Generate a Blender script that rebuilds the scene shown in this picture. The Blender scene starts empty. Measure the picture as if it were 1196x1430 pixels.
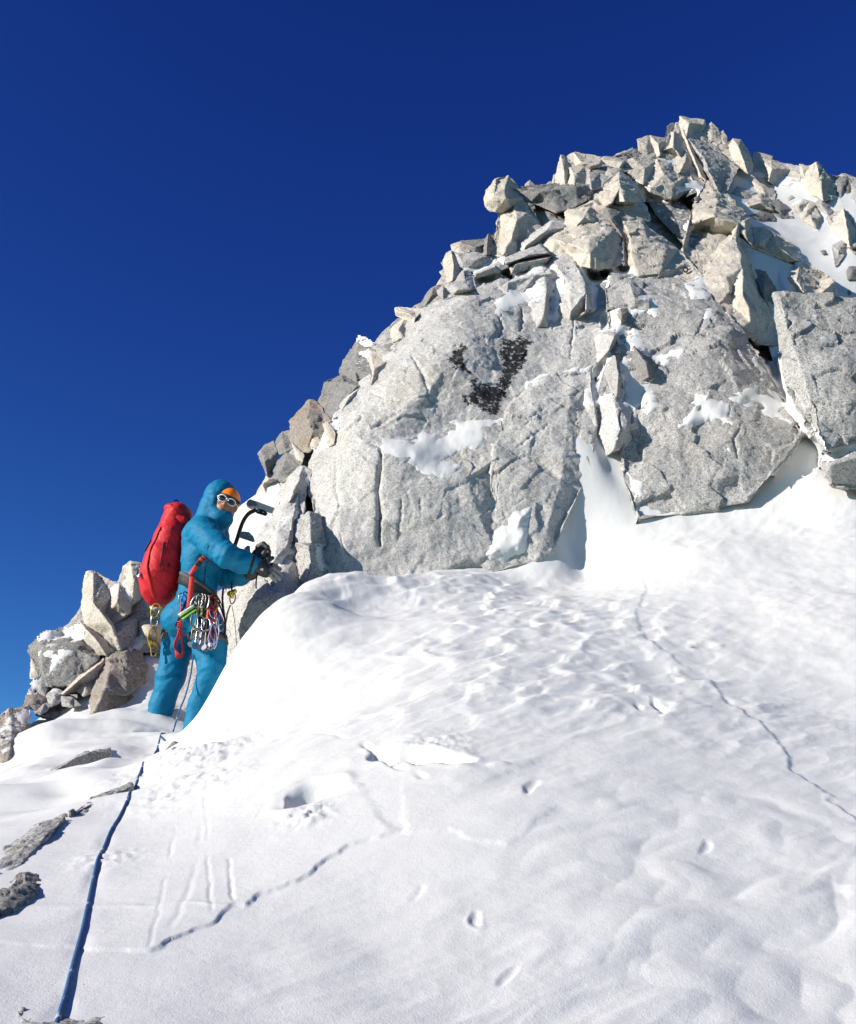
import bpy, math, random
import numpy as np
from mathutils import Vector, Matrix
from mathutils.geometry import delaunay_2d_cdt

SC = bpy.context.scene
COL = SC.collection
# ------------------------------------------------------------------ camera, sky, sun, exposure
PITCH = math.radians(20.0)
FPX = 1533.0                      # focal length in photograph pixels (1196 x 1430)
cam_d = bpy.data.cameras.new('camera')
cam_d.sensor_fit = 'VERTICAL'
cam_d.angle_y = 2 * math.atan(715.0 / FPX)
cam_d.clip_start = 0.05
cam_d.clip_end = 500.0
cam = bpy.data.objects.new('camera', cam_d)
COL.objects.link(cam)
cam.location = (0, 0, 0)
cam.rotation_euler = (math.pi / 2 + PITCH, 0, 0)
SC.camera = cam

SUN = Vector((-0.84, -0.31, 0.40)).normalized()        # towards the sun: left, a little behind the camera
world = bpy.data.worlds.new('World')
SC.world = world
world.use_nodes = True
wn = world.node_tree.nodes
wl = world.node_tree.links
wn.clear()
sky = wn.new('ShaderNodeTexSky')
sky.sky_type = 'NISHITA'
sky.sun_disc = False
sky.sun_elevation = math.asin(SUN.z)
sky.sun_rotation = math.atan2(SUN.x, SUN.y)
sky.altitude = 4200.0
sky.air_density = 1.0
sky.dust_density = 0.0
sky.ozone_density = 6.0
bg = wn.new('ShaderNodeBackground')
bg.inputs['Strength'].default_value = 0.082
wo = wn.new('ShaderNodeOutputWorld')
# thin high-mountain air: red and green fall off faster than blue away from the horizon
sx = wn.new('ShaderNodeSeparateColor'); cx = wn.new('ShaderNodeCombineColor')
wl.new(sky.outputs[0], sx.inputs[0])
for k, (g, m) in enumerate([(1.85, 0.55), (1.75, 0.54), (1.05, 1.0)]):
    pw = wn.new('ShaderNodeMath'); pw.operation = 'POWER'; pw.inputs[1].default_value = g
    ml = wn.new('ShaderNodeMath'); ml.operation = 'MULTIPLY'; ml.inputs[1].default_value = m
    wl.new(sx.outputs[k], pw.inputs[0]); wl.new(pw.outputs[0], ml.inputs[0]); wl.new(ml.outputs[0], cx.inputs[k])
wl.new(cx.outputs[0], bg.inputs[0])
wl.new(bg.outputs[0], wo.inputs[0])

sun_d = bpy.data.lights.new('sun', 'SUN')
sun_d.energy = 5.0
sun_d.angle = math.radians(0.5)
sun_d.color = (1.0, 0.935, 0.845)
sun = bpy.data.objects.new('sun', sun_d)
COL.objects.link(sun)
sun.rotation_euler = (-SUN).to_track_quat('-Z', 'Y').to_euler()

SC.view_settings.view_transform = 'Standard'
SC.view_settings.look = 'None'
SC.view_settings.exposure = 0.60
SC.view_settings.gamma = 1.0
SC.view_settings.use_curve_mapping = False

random.seed(4)
RNG = np.random.default_rng(7)
CP, SP = math.cos(PITCH), math.sin(PITCH)

# ------------------------------------------------------------------ projection helpers
def P(px, py, Y):
    """the point at world depth Y (metres north) that stands at photograph pixel (px, py)"""
    u = (px - 598.0) / FPX
    v = (715.0 - py) / FPX
    dy = CP - v * SP
    return Vector((u / dy * Y, Y, (SP + v * CP) / dy * Y))

def Pn(px, py, Y):
    u = (px - 598.0) / FPX
    v = (715.0 - py) / FPX
    dy = CP - v * SP
    return np.stack([u / dy * Y, Y + 0 * u, (SP + v * CP) / dy * Y], -1)

def proj(V):
    f = V[:, 1] * CP + V[:, 2] * SP
    v = -V[:, 1] * SP + V[:, 2] * CP
    return 598.0 + FPX * V[:, 0] / f, 715.0 - FPX * v / f

# ------------------------------------------------------------------ numpy noise
U = np.uint32
def _h(ix, iy, iz, seed):
    n = ix.view(U) * U(374761393) + iy.view(U) * U(668265263) + iz.view(U) * U(2147483647) + U((seed * 974634777) & 0xFFFFFFFF)
    n = (n ^ (n >> U(13))) * U(1274126177)
    n = (n ^ (n >> U(16))) * U(2246822519)
    return (n ^ (n >> U(15))).view(np.int32)

def gnoise(p, seed=0):
    """gradient noise, about -1..1"""
    p = np.ascontiguousarray(np.asarray(p).T, np.float32)
    i = np.floor(p).astype(np.int32)
    f = p - i
    w = f * f * f * (f * (f * 6 - 15) + 10)
    out = np.zeros(p.shape[1], np.float32)
    i0, i1 = (i, i + 1)
    W0 = 1 - w
    for dx in (0, 1):
        for dy in (0, 1):
            for dz in (0, 1):
                h = _h((i1 if dx else i0)[0], (i1 if dy else i0)[1], (i1 if dz else i0)[2], seed)
                d = ((h & 1023).astype(np.float32) - 511.5) * (f[0] - np.float32(dx))
                d += (((h >> 10) & 1023).astype(np.float32) - 511.5) * (f[1] - np.float32(dy))
                d += (((h >> 20) & 1023).astype(np.float32) - 511.5) * (f[2] - np.float32(dz))
                d *= (w if dx else W0)[0]
                d *= (w if dy else W0)[1]
                d *= (w if dz else W0)[2]
                out += d
    return out.astype(np.float64) * (1.2 / 511.5)

def fbm(p, octv=4, seed=0, gain=0.5, ridged=False):
    a, s = 0.0, 1.0
    q = p.copy()
    for k in range(octv):
        n = gnoise(q, seed + k * 17)
        if ridged:
            n = 0.6 - 2 * np.abs(n)
        a = a + n * s
        s *= gain
        q = q * 2.03 + 3.7
    return a

def cells(p, seed=0, want_plane=True):
    """distance to the nearest jittered cell point, second distance, and a random plane through each cell"""
    p = np.ascontiguousarray(np.asarray(p).T, np.float32)
    i = np.floor(p).astype(np.int32)
    best = np.full(p.shape[1], 1e9, np.float32)
    sec = best.copy()
    pl = np.zeros(p.shape[1], np.float32)
    k_ = np.float32(1 / 1023)
    for dx in (-1, 0, 1):
        for dy in (-1, 0, 1):
            for dz in (-1, 0, 1):
                cx, cy, cz = i[0] + np.int32(dx), i[1] + np.int32(dy), i[2] + np.int32(dz)
                h = _h(cx, cy, cz, seed)
                ox = p[0] - (cx + (h & 1023) * k_)
                oy = p[1] - (cy + ((h >> 10) & 1023) * k_)
                oz = p[2] - (cz + ((h >> 20) & 1023) * k_)
                d = ox * ox + oy * oy + oz * oz
                m = d < best
                sec = np.where(m, best, np.minimum(sec, d))
                best = np.where(m, d, best)
                if want_plane:
                    g = _h(cx, cy, cz, seed + 99)
                    v = (ox * ((g & 1023) * (2 * k_) - 1) + oy * (((g >> 10) & 1023) * (2 * k_) - 1)
                         + oz * (((g >> 20) & 1023) * (2 * k_) - 1)) + 0.5 * ((h >> 5 & 255) / np.float32(127.5) - 1)
                    pl = np.where(m, v, pl)
    return np.sqrt(best), np.sqrt(sec), pl

def tps_fit(X, z, reg=1e-3):
    X = np.asarray(X, float)
    n = len(X)
    d2 = ((X[:, None] - X[None]) ** 2).sum(-1)
    K = 0.5 * d2 * np.log(d2 + 1e-12) + reg * np.eye(n)
    Pm = np.c_[np.ones(n), X]
    A = np.zeros((n + 3, n + 3))
    A[:n, :n] = K
    A[:n, n:] = Pm
    A[n:, :n] = Pm.T
    c = np.linalg.solve(A, np.r_[z, np.zeros(3)])
    return X, c

def tps_eval(fit, Q):
    X, c = fit
    Q = np.asarray(Q, float)
    out = np.empty(len(Q))
    for a in range(0, len(Q), 60000):
        q = Q[a:a + 60000]
        d2 = ((q[:, None] - X[None]) ** 2).sum(-1)
        out[a:a + 60000] = (0.5 * d2 * np.log(d2 + 1e-12)) @ c[:len(X)] + c[-3] + q @ c[-2:]
    return out

def in_poly(x, y, poly):
    r = np.zeros(len(x), bool)
    n = len(poly)
    for i in range(n):
        x0, y0 = poly[i][:2]
        x1, y1 = poly[(i + 1) % n][:2]
        c = ((y0 > y) != (y1 > y)) & (x < (x1 - x0) * (y - y0) / ((y1 - y0) if y1 != y0 else 1e-9) + x0)
        r ^= c
    return r

def seg_dist(x, y, pts, closed=False):
    """distance to a polyline, the side (+ on the left of its direction, y up) and the place along it (0..1)"""
    best = np.full(len(x), 1e9)
    side = np.zeros(len(x))
    along = np.zeros(len(x))
    P_ = list(pts) + ([pts[0]] if closed else [])
    m = len(P_) - 1
    for i in range(m):
        ax, ay = P_[i][:2]
        bx, by = P_[i + 1][:2]
        ex, ey = bx - ax, by - ay
        t = np.clip(((x - ax) * ex + (y - ay) * ey) / (ex * ex + ey * ey + 1e-12), 0, 1)
        d = np.hypot(x - ax - t * ex, y - ay - t * ey)
        k = d < best
        best = np.where(k, d, best)
        side = np.where(k, np.sign(ex * (y - ay) - ey * (x - ax)), side)
        along = np.where(k, (i + t) / m, along)
    return best, side, along

def sstep(a, b, x):
    t = np.clip((x - a) / (b - a), 0, 1)
    return t * t * (3 - 2 * t)

# ------------------------------------------------------------------ mesh helpers
def mesh_np(name, V, F, mat=None, smooth=True):
    me = bpy.data.meshes.new(name)
    F = np.asarray(F)
    k = F.shape[1]
    me.vertices.add(len(V))
    me.vertices.foreach_set('co', np.ascontiguousarray(V, np.float32).ravel())
    me.loops.add(F.size)
    me.loops.foreach_set('vertex_index', F.astype(np.int32).ravel())
    me.polygons.add(len(F))
    me.polygons.foreach_set('loop_start', np.arange(0, F.size, k, dtype=np.int32))
    me.polygons.foreach_set('use_smooth', np.full(len(F), smooth))
    me.update(calc_edges=True)
    me.validate()
    if mat:
        me.materials.append(mat)
    return me

def fattr(me, name, vals):
    a = me.attributes.new(name, 'FLOAT', 'POINT')
    a.data.foreach_set('value', np.ascontiguousarray(vals, np.float32))

def link(name, me, parent=None, loc=None):
    o = bpy.data.objects.new(name, me)
    COL.objects.link(o)
    if parent is not None:
        o.parent = parent
    if loc is not None:
        o.location = loc
    return o

def tag(o, label=None, cat=None, group=None, kind=None):
    if label: o['label'] = label
    if cat: o['category'] = cat
    if group: o['group'] = group
    if kind: o['kind'] = kind
    return o

def empty(name, loc=(0, 0, 0)):
    o = bpy.data.objects.new(name, None)
    o.empty_display_size = 0.05
    o.location = loc
    COL.objects.link(o)
    return o

def vnormals(V, F):
    n = np.cross(V[F[:, 1]] - V[F[:, 0]], V[F[:, 2]] - V[F[:, 0]])
    N = np.zeros_like(V)
    for k in range(3):
        for c in range(3):
            N[:, c] += np.bincount(F[:, k], n[:, c], len(V))
    return N / (np.linalg.norm(N, axis=1, keepdims=True) + 1e-12)

def laplace(V, F, it=1, lam=0.5, fix=None):
    I = np.r_[F[:, 0], F[:, 1], F[:, 2], F[:, 1], F[:, 2], F[:, 0]]
    J = np.r_[F[:, 1], F[:, 2], F[:, 0], F[:, 0], F[:, 1], F[:, 2]]
    cnt = np.bincount(I, minlength=len(V))[:, None] + 1e-9
    for _ in range(it):
        S = np.stack([np.bincount(I, V[J, c], len(V)) for c in range(3)], -1) / cnt
        V = V + lam * (S - V)
    return V

def refine(V, F, L, W, maxit=9):
    """split edges longer than L (longer limit where the weight W is high) until none is left"""
    for _ in range(maxit):
        E = np.sort(np.concatenate([F[:, [0, 1]], F[:, [1, 2]], F[:, [2, 0]]]), 1)
        key = E[:, 0].astype(np.int64) * len(V) + E[:, 1]
        uk, inv = np.unique(key, return_inverse=True)
        a, b = uk // len(V), uk % len(V)
        e = V[a] - V[b]
        mp = V[a] + V[b]
        mp /= np.linalg.norm(mp, axis=1, keepdims=True)
        ln = np.sqrt(np.maximum((e * e).sum(1) - 0.8 * (e * mp).sum(1) ** 2, 0))      # length across the line of sight counts most
        mark = ln > L * (1 + 3.5 * (W[a] + W[b]) / 2)
        if not mark.any():
            break
        mid = np.full(len(uk), -1, np.int64)
        mid[mark] = len(V) + np.arange(mark.sum())
        V = np.r_[V, (V[a[mark]] + V[b[mark]]) / 2]
        W = np.r_[W, (W[a[mark]] + W[b[mark]]) / 2]
        n = len(F)
        m = np.stack([mid[inv[:n]], mid[inv[n:2 * n]], mid[inv[2 * n:]]], 1)      # midpoints of edges 01, 12, 20
        c = (m >= 0).sum(1)
        out = [F[c == 0]]
        f, q = F[c == 3], m[c == 3]
        out += [np.c_[f[:, 0], q[:, 0], q[:, 2]], np.c_[q[:, 0], f[:, 1], q[:, 1]],
                np.c_[q[:, 2], q[:, 1], f[:, 2]], np.c_[q[:, 0], q[:, 1], q[:, 2]]]
        for r in range(3):
            ro = [(r + j) % 3 for j in range(3)]
            s1 = (c == 1) & (m[:, r] >= 0)
            f, q = F[s1][:, ro], m[s1][:, r]
            out += [np.c_[f[:, 0], q, f[:, 2]], np.c_[q, f[:, 1], f[:, 2]]]
            s2 = (c == 2) & (m[:, ro[2]] < 0)                                   # edges 01 and 12 split
            f, q0, q1 = F[s2][:, ro], m[s2][:, ro[0]], m[s2][:, ro[1]]
            out += [np.c_[f[:, 0], q0, f[:, 2]], np.c_[q0, q1, f[:, 2]], np.c_[q0, f[:, 1], q1]]
        F = np.concatenate(out)
    return V, F, W

# ------------------------------------------------------------------ materials
def newmat(name):
    m = bpy.data.materials.new(name)
    m.use_nodes = True
    nt = m.node_tree
    b = nt.nodes['Principled BSDF']
    return m, nt, b

def N_(nt, t, **kw):
    n = nt.nodes.new(t)
    for k, v in kw.items():
        setattr(n, k, v)
    return n

def ramp(nt, src, stops, mode='LINEAR'):
    r = N_(nt, 'ShaderNodeValToRGB')
    r.color_ramp.interpolation = mode
    el = r.color_ramp.elements
    while len(el) < len(stops):
        el.new(0.5)
    for e, (p, c) in zip(el, stops):
        e.position = p
        e.color = (c, c, c, 1) if not isinstance(c, tuple) else (*c, 1)
    nt.links.new(src, r.inputs[0])
    return r.outputs[0]

def mixc(nt, fac, a, b, mode='MIX'):
    m = N_(nt, 'ShaderNodeMix', data_type='RGBA', blend_type=mode)
    for sock, v in ((m.inputs[0], fac), (m.inputs[6], a), (m.inputs[7], b)):
        if isinstance(v, (int, float)):
            sock.default_value = v
        elif isinstance(v, tuple):
            sock.default_value = (*v, 1)
        else:
            nt.links.new(v, sock)
    return m.outputs[2]

def noise(nt, vec, scale, detail=4, rough=0.55, dist=0.0):
    n = N_(nt, 'ShaderNodeTexNoise')
    n.inputs['Scale'].default_value = scale
    n.inputs['Detail'].default_value = detail
    n.inputs['Roughness'].default_value = rough
    n.inputs['Distortion'].default_value = dist
    nt.links.new(vec, n.inputs['Vector'])
    return n.outputs[0]

SNOW_RGB = (0.63, 0.627, 0.622)

def granite(name, light, dark, stain, stain_amt, fleck=0.5):
    m, nt, b = newmat(name)
    L = nt.links
    co = N_(nt, 'ShaderNodeNewGeometry').outputs['Position']
    big = noise(nt, co, 1.1, 5, 0.6)
    base = mixc(nt, ramp(nt, big, [(0.35, 0.0), (0.65, 1.0)]), light, dark)
    med = noise(nt, co, 7.0, 5, 0.65)
    base = mixc(nt, ramp(nt, med, [(0.40, 0.0), (0.75, 0.35)]), base, tuple(c * 0.55 for c in dark))
    st = noise(nt, co, 1.9, 6, 0.65, 0.6)
    base = mixc(nt, ramp(nt, st, [(0.54, 0.0), (0.70, stain_amt)]), base, stain)
    # broad weathering bands running down the face
    mp = N_(nt, 'ShaderNodeMapping'); mp.inputs['Scale'].default_value = (3.2, 1.6, 0.55); mp.inputs['Rotation'].default_value = (0.0, 0.28, 0.0)
    L.new(co, mp.inputs['Vector'])
    sk = noise(nt, mp.outputs[0], 1.5, 6, 0.65, 0.4)
    base = mixc(nt, ramp(nt, sk, [(0.50, 0.0), (0.68, 0.45)]), base, tuple(c * 0.72 for c in dark))
    base = mixc(nt, ramp(nt, sk, [(0.30, 0.5), (0.42, 0.0)]), base, tuple(min(1, c * 1.12) for c in light))
    # crystals: pale feldspar, grey quartz and black mica
    v = N_(nt, 'ShaderNodeTexVoronoi')
    v.inputs['Scale'].default_value = 115.0
    L.new(co, v.inputs['Vector'])
    sep = N_(nt, 'ShaderNodeSeparateColor')
    L.new(v.outputs['Color'], sep.inputs[0])
    dens = noise(nt, co, 5.0, 3, 0.6)
    add = N_(nt, 'ShaderNodeMath', operation='ADD')
    L.new(sep.outputs[0], add.inputs[0])
    sc = N_(nt, 'ShaderNodeMath', operation='MULTIPLY')
    L.new(dens, sc.inputs[0]); sc.inputs[1].default_value = 0.55
    L.new(sc.outputs[0], add.inputs[1])
    base = mixc(nt, ramp(nt, add.outputs[0], [(0.96, 0.0), (1.06, fleck)]), base, (0.075, 0.075, 0.08))
    base = mixc(nt, ramp(nt, sep.outputs[1], [(0.62, 0.0), (0.70, 0.55 * fleck)]), base, tuple(min(1, c * 1.35) for c in light))
    base = mixc(nt, ramp(nt, sep.outputs[2], [(0.66, 0.0), (0.72, 0.5 * fleck)]), base, (0.20, 0.20, 0.205))
    big2 = noise(nt, co, 38.0, 3, 0.6)
    base = mixc(nt, ramp(nt, big2, [(0.60, 0.0), (0.70, 0.55 * fleck)]), base, (0.10, 0.10, 0.105))
    # lichen and snow dust carried by the mesh
    la = N_(nt, 'ShaderNodeAttribute', attribute_name='lichen')
    ln = noise(nt, co, 30.0, 7, 0.72)
    mu = N_(nt, 'ShaderNodeMath', operation='MULTIPLY_ADD')
    L.new(ln, mu.inputs[0]); mu.inputs[1].default_value = 1.7
    sub = N_(nt, 'ShaderNodeMath', operation='SUBTRACT')
    L.new(la.outputs['Fac'], sub.inputs[0]); sub.inputs[1].default_value = 1.46
    L.new(sub.outputs[0], mu.inputs[2])
    base = mixc(nt, ramp(nt, mu.outputs[0], [(0.12, 0.0), (0.24, 1.0)]), base, (0.022, 0.021, 0.023))
    sa = N_(nt, 'ShaderNodeAttribute', attribute_name='dust')
    sn = noise(nt, co, 9.0, 6, 0.7)
    mu2 = N_(nt, 'ShaderNodeMath', operation='MULTIPLY_ADD')
    L.new(sn, mu2.inputs[0]); mu2.inputs[1].default_value = 1.2
    sub2 = N_(nt, 'ShaderNodeMath', operation='SUBTRACT')
    L.new(sa.outputs['Fac'], sub2.inputs[0]); sub2.inputs[1].default_value = 1.0
    L.new(sub2.outputs[0], mu2.inputs[2])
    base = mixc(nt, ramp(nt, mu2.outputs[0], [(0.10, 0.0), (0.24, 1.0)]), base, SNOW_RGB)
    L.new(base, b.inputs['Base Color'])
    b.inputs['Roughness'].default_value = 0.82
    b.inputs['Specular IOR Level'].default_value = 0.25
    bn1 = noise(nt, co, 24.0, 8, 0.72)
    bn2 = noise(nt, co, 110.0, 3, 0.6)
    bu = N_(nt, 'ShaderNodeBump'); bu.inputs['Strength'].default_value = 0.55; bu.inputs['Distance'].default_value = 0.03
    L.new(bn1, bu.inputs['Height'])
    bu2 = N_(nt, 'ShaderNodeBump'); bu2.inputs['Strength'].default_value = 0.5; bu2.inputs['Distance'].default_value = 0.006
    L.new(bn2, bu2.inputs['Height']); L.new(bu.outputs[0], bu2.inputs['Normal'])
    L.new(bu2.outputs[0], b.inputs['Normal'])
    return m

ROCK = {
    'grey': granite('granite_grey', (0.45, 0.433, 0.417), (0.355, 0.343, 0.335), (0.36, 0.30, 0.22), 0.4, 0.62),
    'slab': granite('granite_pale_slab', (0.56, 0.537, 0.515), (0.46, 0.443, 0.43), (0.44, 0.385, 0.30), 0.5, 0.42),
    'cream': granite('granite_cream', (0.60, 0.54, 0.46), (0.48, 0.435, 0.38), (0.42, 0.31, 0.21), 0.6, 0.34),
    'brown': granite('granite_rusty', (0.36, 0.31, 0.26), (0.23, 0.195, 0.165), (0.27, 0.15, 0.08), 0.9, 0.6),
    'dark': granite('granite_shade_dark', (0.27, 0.258, 0.245), (0.18, 0.175, 0.168), (0.28, 0.21, 0.14), 0.6, 0.7),  # mostly shade put into the base colour of the dark-looking blocks
}

def snow_mat():
    m, nt, b = newmat('wind_packed_snow')
    L = nt.links
    co = N_(nt, 'ShaderNodeNewGeometry').outputs['Position']
    n1 = noise(nt, co, 2.2, 4, 0.55)
    base = mixc(nt, ramp(nt, n1, [(0.3, 0.0), (0.7, 1.0)]), (0.60, 0.597, 0.592), (0.64, 0.636, 0.63))
    L.new(base, b.inputs['Base Color'])
    b.inputs['Roughness'].default_value = 0.55
    b.inputs['Specular IOR Level'].default_value = 0.2
    g = noise(nt, co, 240.0, 3, 0.7)
    g2 = noise(nt, co, 45.0, 5, 0.65)
    bu = N_(nt, 'ShaderNodeBump'); bu.inputs['Strength'].default_value = 0.14; bu.inputs['Distance'].default_value = 0.015
    L.new(g2, bu.inputs['Height'])
    bu2 = N_(nt, 'ShaderNodeBump'); bu2.inputs['Strength'].default_value = 0.35; bu2.inputs['Distance'].default_value = 0.004
    L.new(g, bu2.inputs['Height']); L.new(bu.outputs[0], bu2.inputs['Normal'])
    L.new(bu2.outputs[0], b.inputs['Normal'])
    return m
SNOW = snow_mat()

def plain(name, rgb, rough=0.5, metal=0.0, spec=0.5, bump=0.0, bscale=60.0, sheen=0.0):
    m, nt, b = newmat(name)
    L = nt.links
    co = N_(nt, 'ShaderNodeTexCoord').outputs['Object']
    n = noise(nt, co, 14.0, 4, 0.6)
    c = mixc(nt, ramp(nt, n, [(0.3, 0.0), (0.7, 1.0)]), tuple(x * 0.86 for x in rgb), tuple(min(1, x * 1.08) for x in rgb))
    L.new(c, b.inputs['Base Color'])
    b.inputs['Roughness'].default_value = rough
    b.inputs['Metallic'].default_value = metal
    b.inputs['Specular IOR Level'].default_value = spec
    if sheen:
        b.inputs['Sheen Weight'].default_value = sheen
    if bump:
        h = noise(nt, co, bscale, 4, 0.6)
        bu = N_(nt, 'ShaderNodeBump'); bu.inputs['Strength'].default_value = bump; bu.inputs['Distance'].default_value = 0.01
        L.new(h, bu.inputs['Height']); L.new(bu.outputs[0], b.inputs['Normal'])
    return m
# ------------------------------------------------------------------ the snow slope (one sheet, a height field)
SNOW_CTRL = [
    (0, 1430, 2.1), (300, 1430, 2.15), (600, 1430, 2.2), (900, 1430, 2.25), (1196, 1430, 2.3),
    (0, 1280, 2.8), (300, 1280, 2.75), (600, 1280, 2.7), (900, 1280, 2.7), (1196, 1280, 2.75),
    (0, 1160, 3.8), (200, 1160, 3.6), (450, 1160, 3.3), (700, 1130, 3.3), (950, 1130, 3.4), (1196, 1130, 3.5),
    (0, 1085, 5.4), (100, 1085, 4.9), (200, 1075, 4.8), (280, 1080, 4.35), (330, 1070, 4.2), (450, 1060, 3.95),
    (600, 1040, 3.9), (800, 1020, 4.1), (1000, 1000, 4.4), (1196, 1000, 4.6),
    (301, 988, 5.75), (312, 938, 6.05), (330, 912, 6.2), (348, 890, 6.35), (375, 866, 6.6), (405, 843, 6.85), (435, 834, 7.1), (468, 828, 7.38), (498, 826, 7.42), (560, 813, 7.5), (650, 800, 7.55), (285, 1010, 6.25), (300, 1012, 5.5), (265, 1030, 5.85), (340, 990, 5.2),
    (330, 1010, 6.9), (372, 960, 7.3), (420, 900, 7.6), (470, 860, 8.2),
    (250, 1012, 6.9), (250, 998, 7.25), (200, 990, 7.2), (160, 1002, 6.9), (270, 945, 8.0), (215, 940, 7.9), (195, 965, 7.6), (265, 895, 8.7), (215, 900, 8.6), (318, 890, 8.3),
    (100, 1005, 7.2), (60, 1015, 7.0), (20, 1058, 6.4), (0, 1075, 6.0), (100, 1042, 6.1), (180, 1032, 6.0), (240, 1042, 5.7),
    (400, 1000, 4.9), (400, 930, 5.6), (500, 900, 5.75), (500, 850, 6.5), (600, 950, 4.8), (600, 870, 6.0),
    (600, 802, 7.65),  (700, 900, 5.4), (700, 787, 7.85), (800, 850, 6.4), (800, 768, 8.0), (890, 775, 7.6), (900, 900, 5.5),
    (950, 940, 5.1), (1000, 850, 6.2), (1000, 760, 7.4), (1100, 800, 6.8), (1100, 700, 8.0), (1196, 850, 5.9),
    (1196, 750, 7.3), (900, 738, 7.92), (795, 712, 8.06), (815, 680, 8.13), (836, 640, 8.24), (776, 745, 7.95), (850, 655, 8.27), (872, 622, 8.42), (868, 690, 8.12), (960, 722, 7.98), (1040, 706, 8.03), (1100, 643, 8.24), (1132, 614, 8.38), (1070, 675, 8.14), (1196, 688, 7.95), (1155, 690, 7.95),
    (1450, 700, 8.0), (1450, 1000, 4.4), (1450, 1430, 2.2), (-300, 1430, 2.0), (-300, 1230, 3.2), (-150, 1130, 4.9),
    (0, 1160, 9.3), (150, 1030, 9.6), (260, 990, 9.6), (-150, 1250, 8.5),
]
_pts = np.array([P(*c) for c in SNOW_CTRL])
_keep = np.ones(len(_pts), bool)
for i in range(len(_pts)):
    for j in range(i):
        if _keep[j] and np.hypot(*(_pts[i, :2] - _pts[j, :2])) < 0.05:
            _keep[i] = False
SNOW_FIT = tps_fit(_pts[_keep, :2], _pts[_keep, 2], 3e-3)

def ground(px, py, y0=1.2, y1=12.0, z_up=0.0):
    """where the ray of a pixel first meets the snow slope"""
    Y = np.exp(np.linspace(math.log(y0), math.log(y1), 260))
    R = Pn(np.full(260, px, float), np.full(260, py, float), Y)
    g = R[:, 2] - tps_eval(SNOW_FIT, R[:, :2]) - z_up
    k = np.nonzero(g < 0)[0]
    if len(k) == 0:
        return R[-1]
    k = max(1, k[0])
    t = g[k - 1] / (g[k - 1] - g[k])
    return R[k - 1] * (1 - t) + R[k] * t

def gxy(pts):
    return [tuple(ground(x, y)[:2]) for x, y in pts]

def cells2(q, seed):
    i = np.floor(q).astype(np.int32)
    best = np.full(len(q), 1e9); sec = best.copy(); bx = np.zeros(len(q)); by = np.zeros(len(q))
    for dx in (-1, 0, 1):
        for dy in (-1, 0, 1):
            cx, cy = i[:, 0] + np.int32(dx), i[:, 1] + np.int32(dy)
            h = _h(np.ascontiguousarray(cx), np.ascontiguousarray(cy), np.zeros_like(cx), seed)
            ox = q[:, 0] - (cx + (h & 1023) / 1023); oy = q[:, 1] - (cy + ((h >> 10) & 1023) / 1023)
            d = ox * ox + oy * oy
            m = d < best
            sec = np.where(m, best, np.minimum(sec, d))
            best = np.where(m, d, best); bx = np.where(m, ox, bx); by = np.where(m, oy, by)
    return np.sqrt(best), np.sqrt(sec), bx, by

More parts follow.
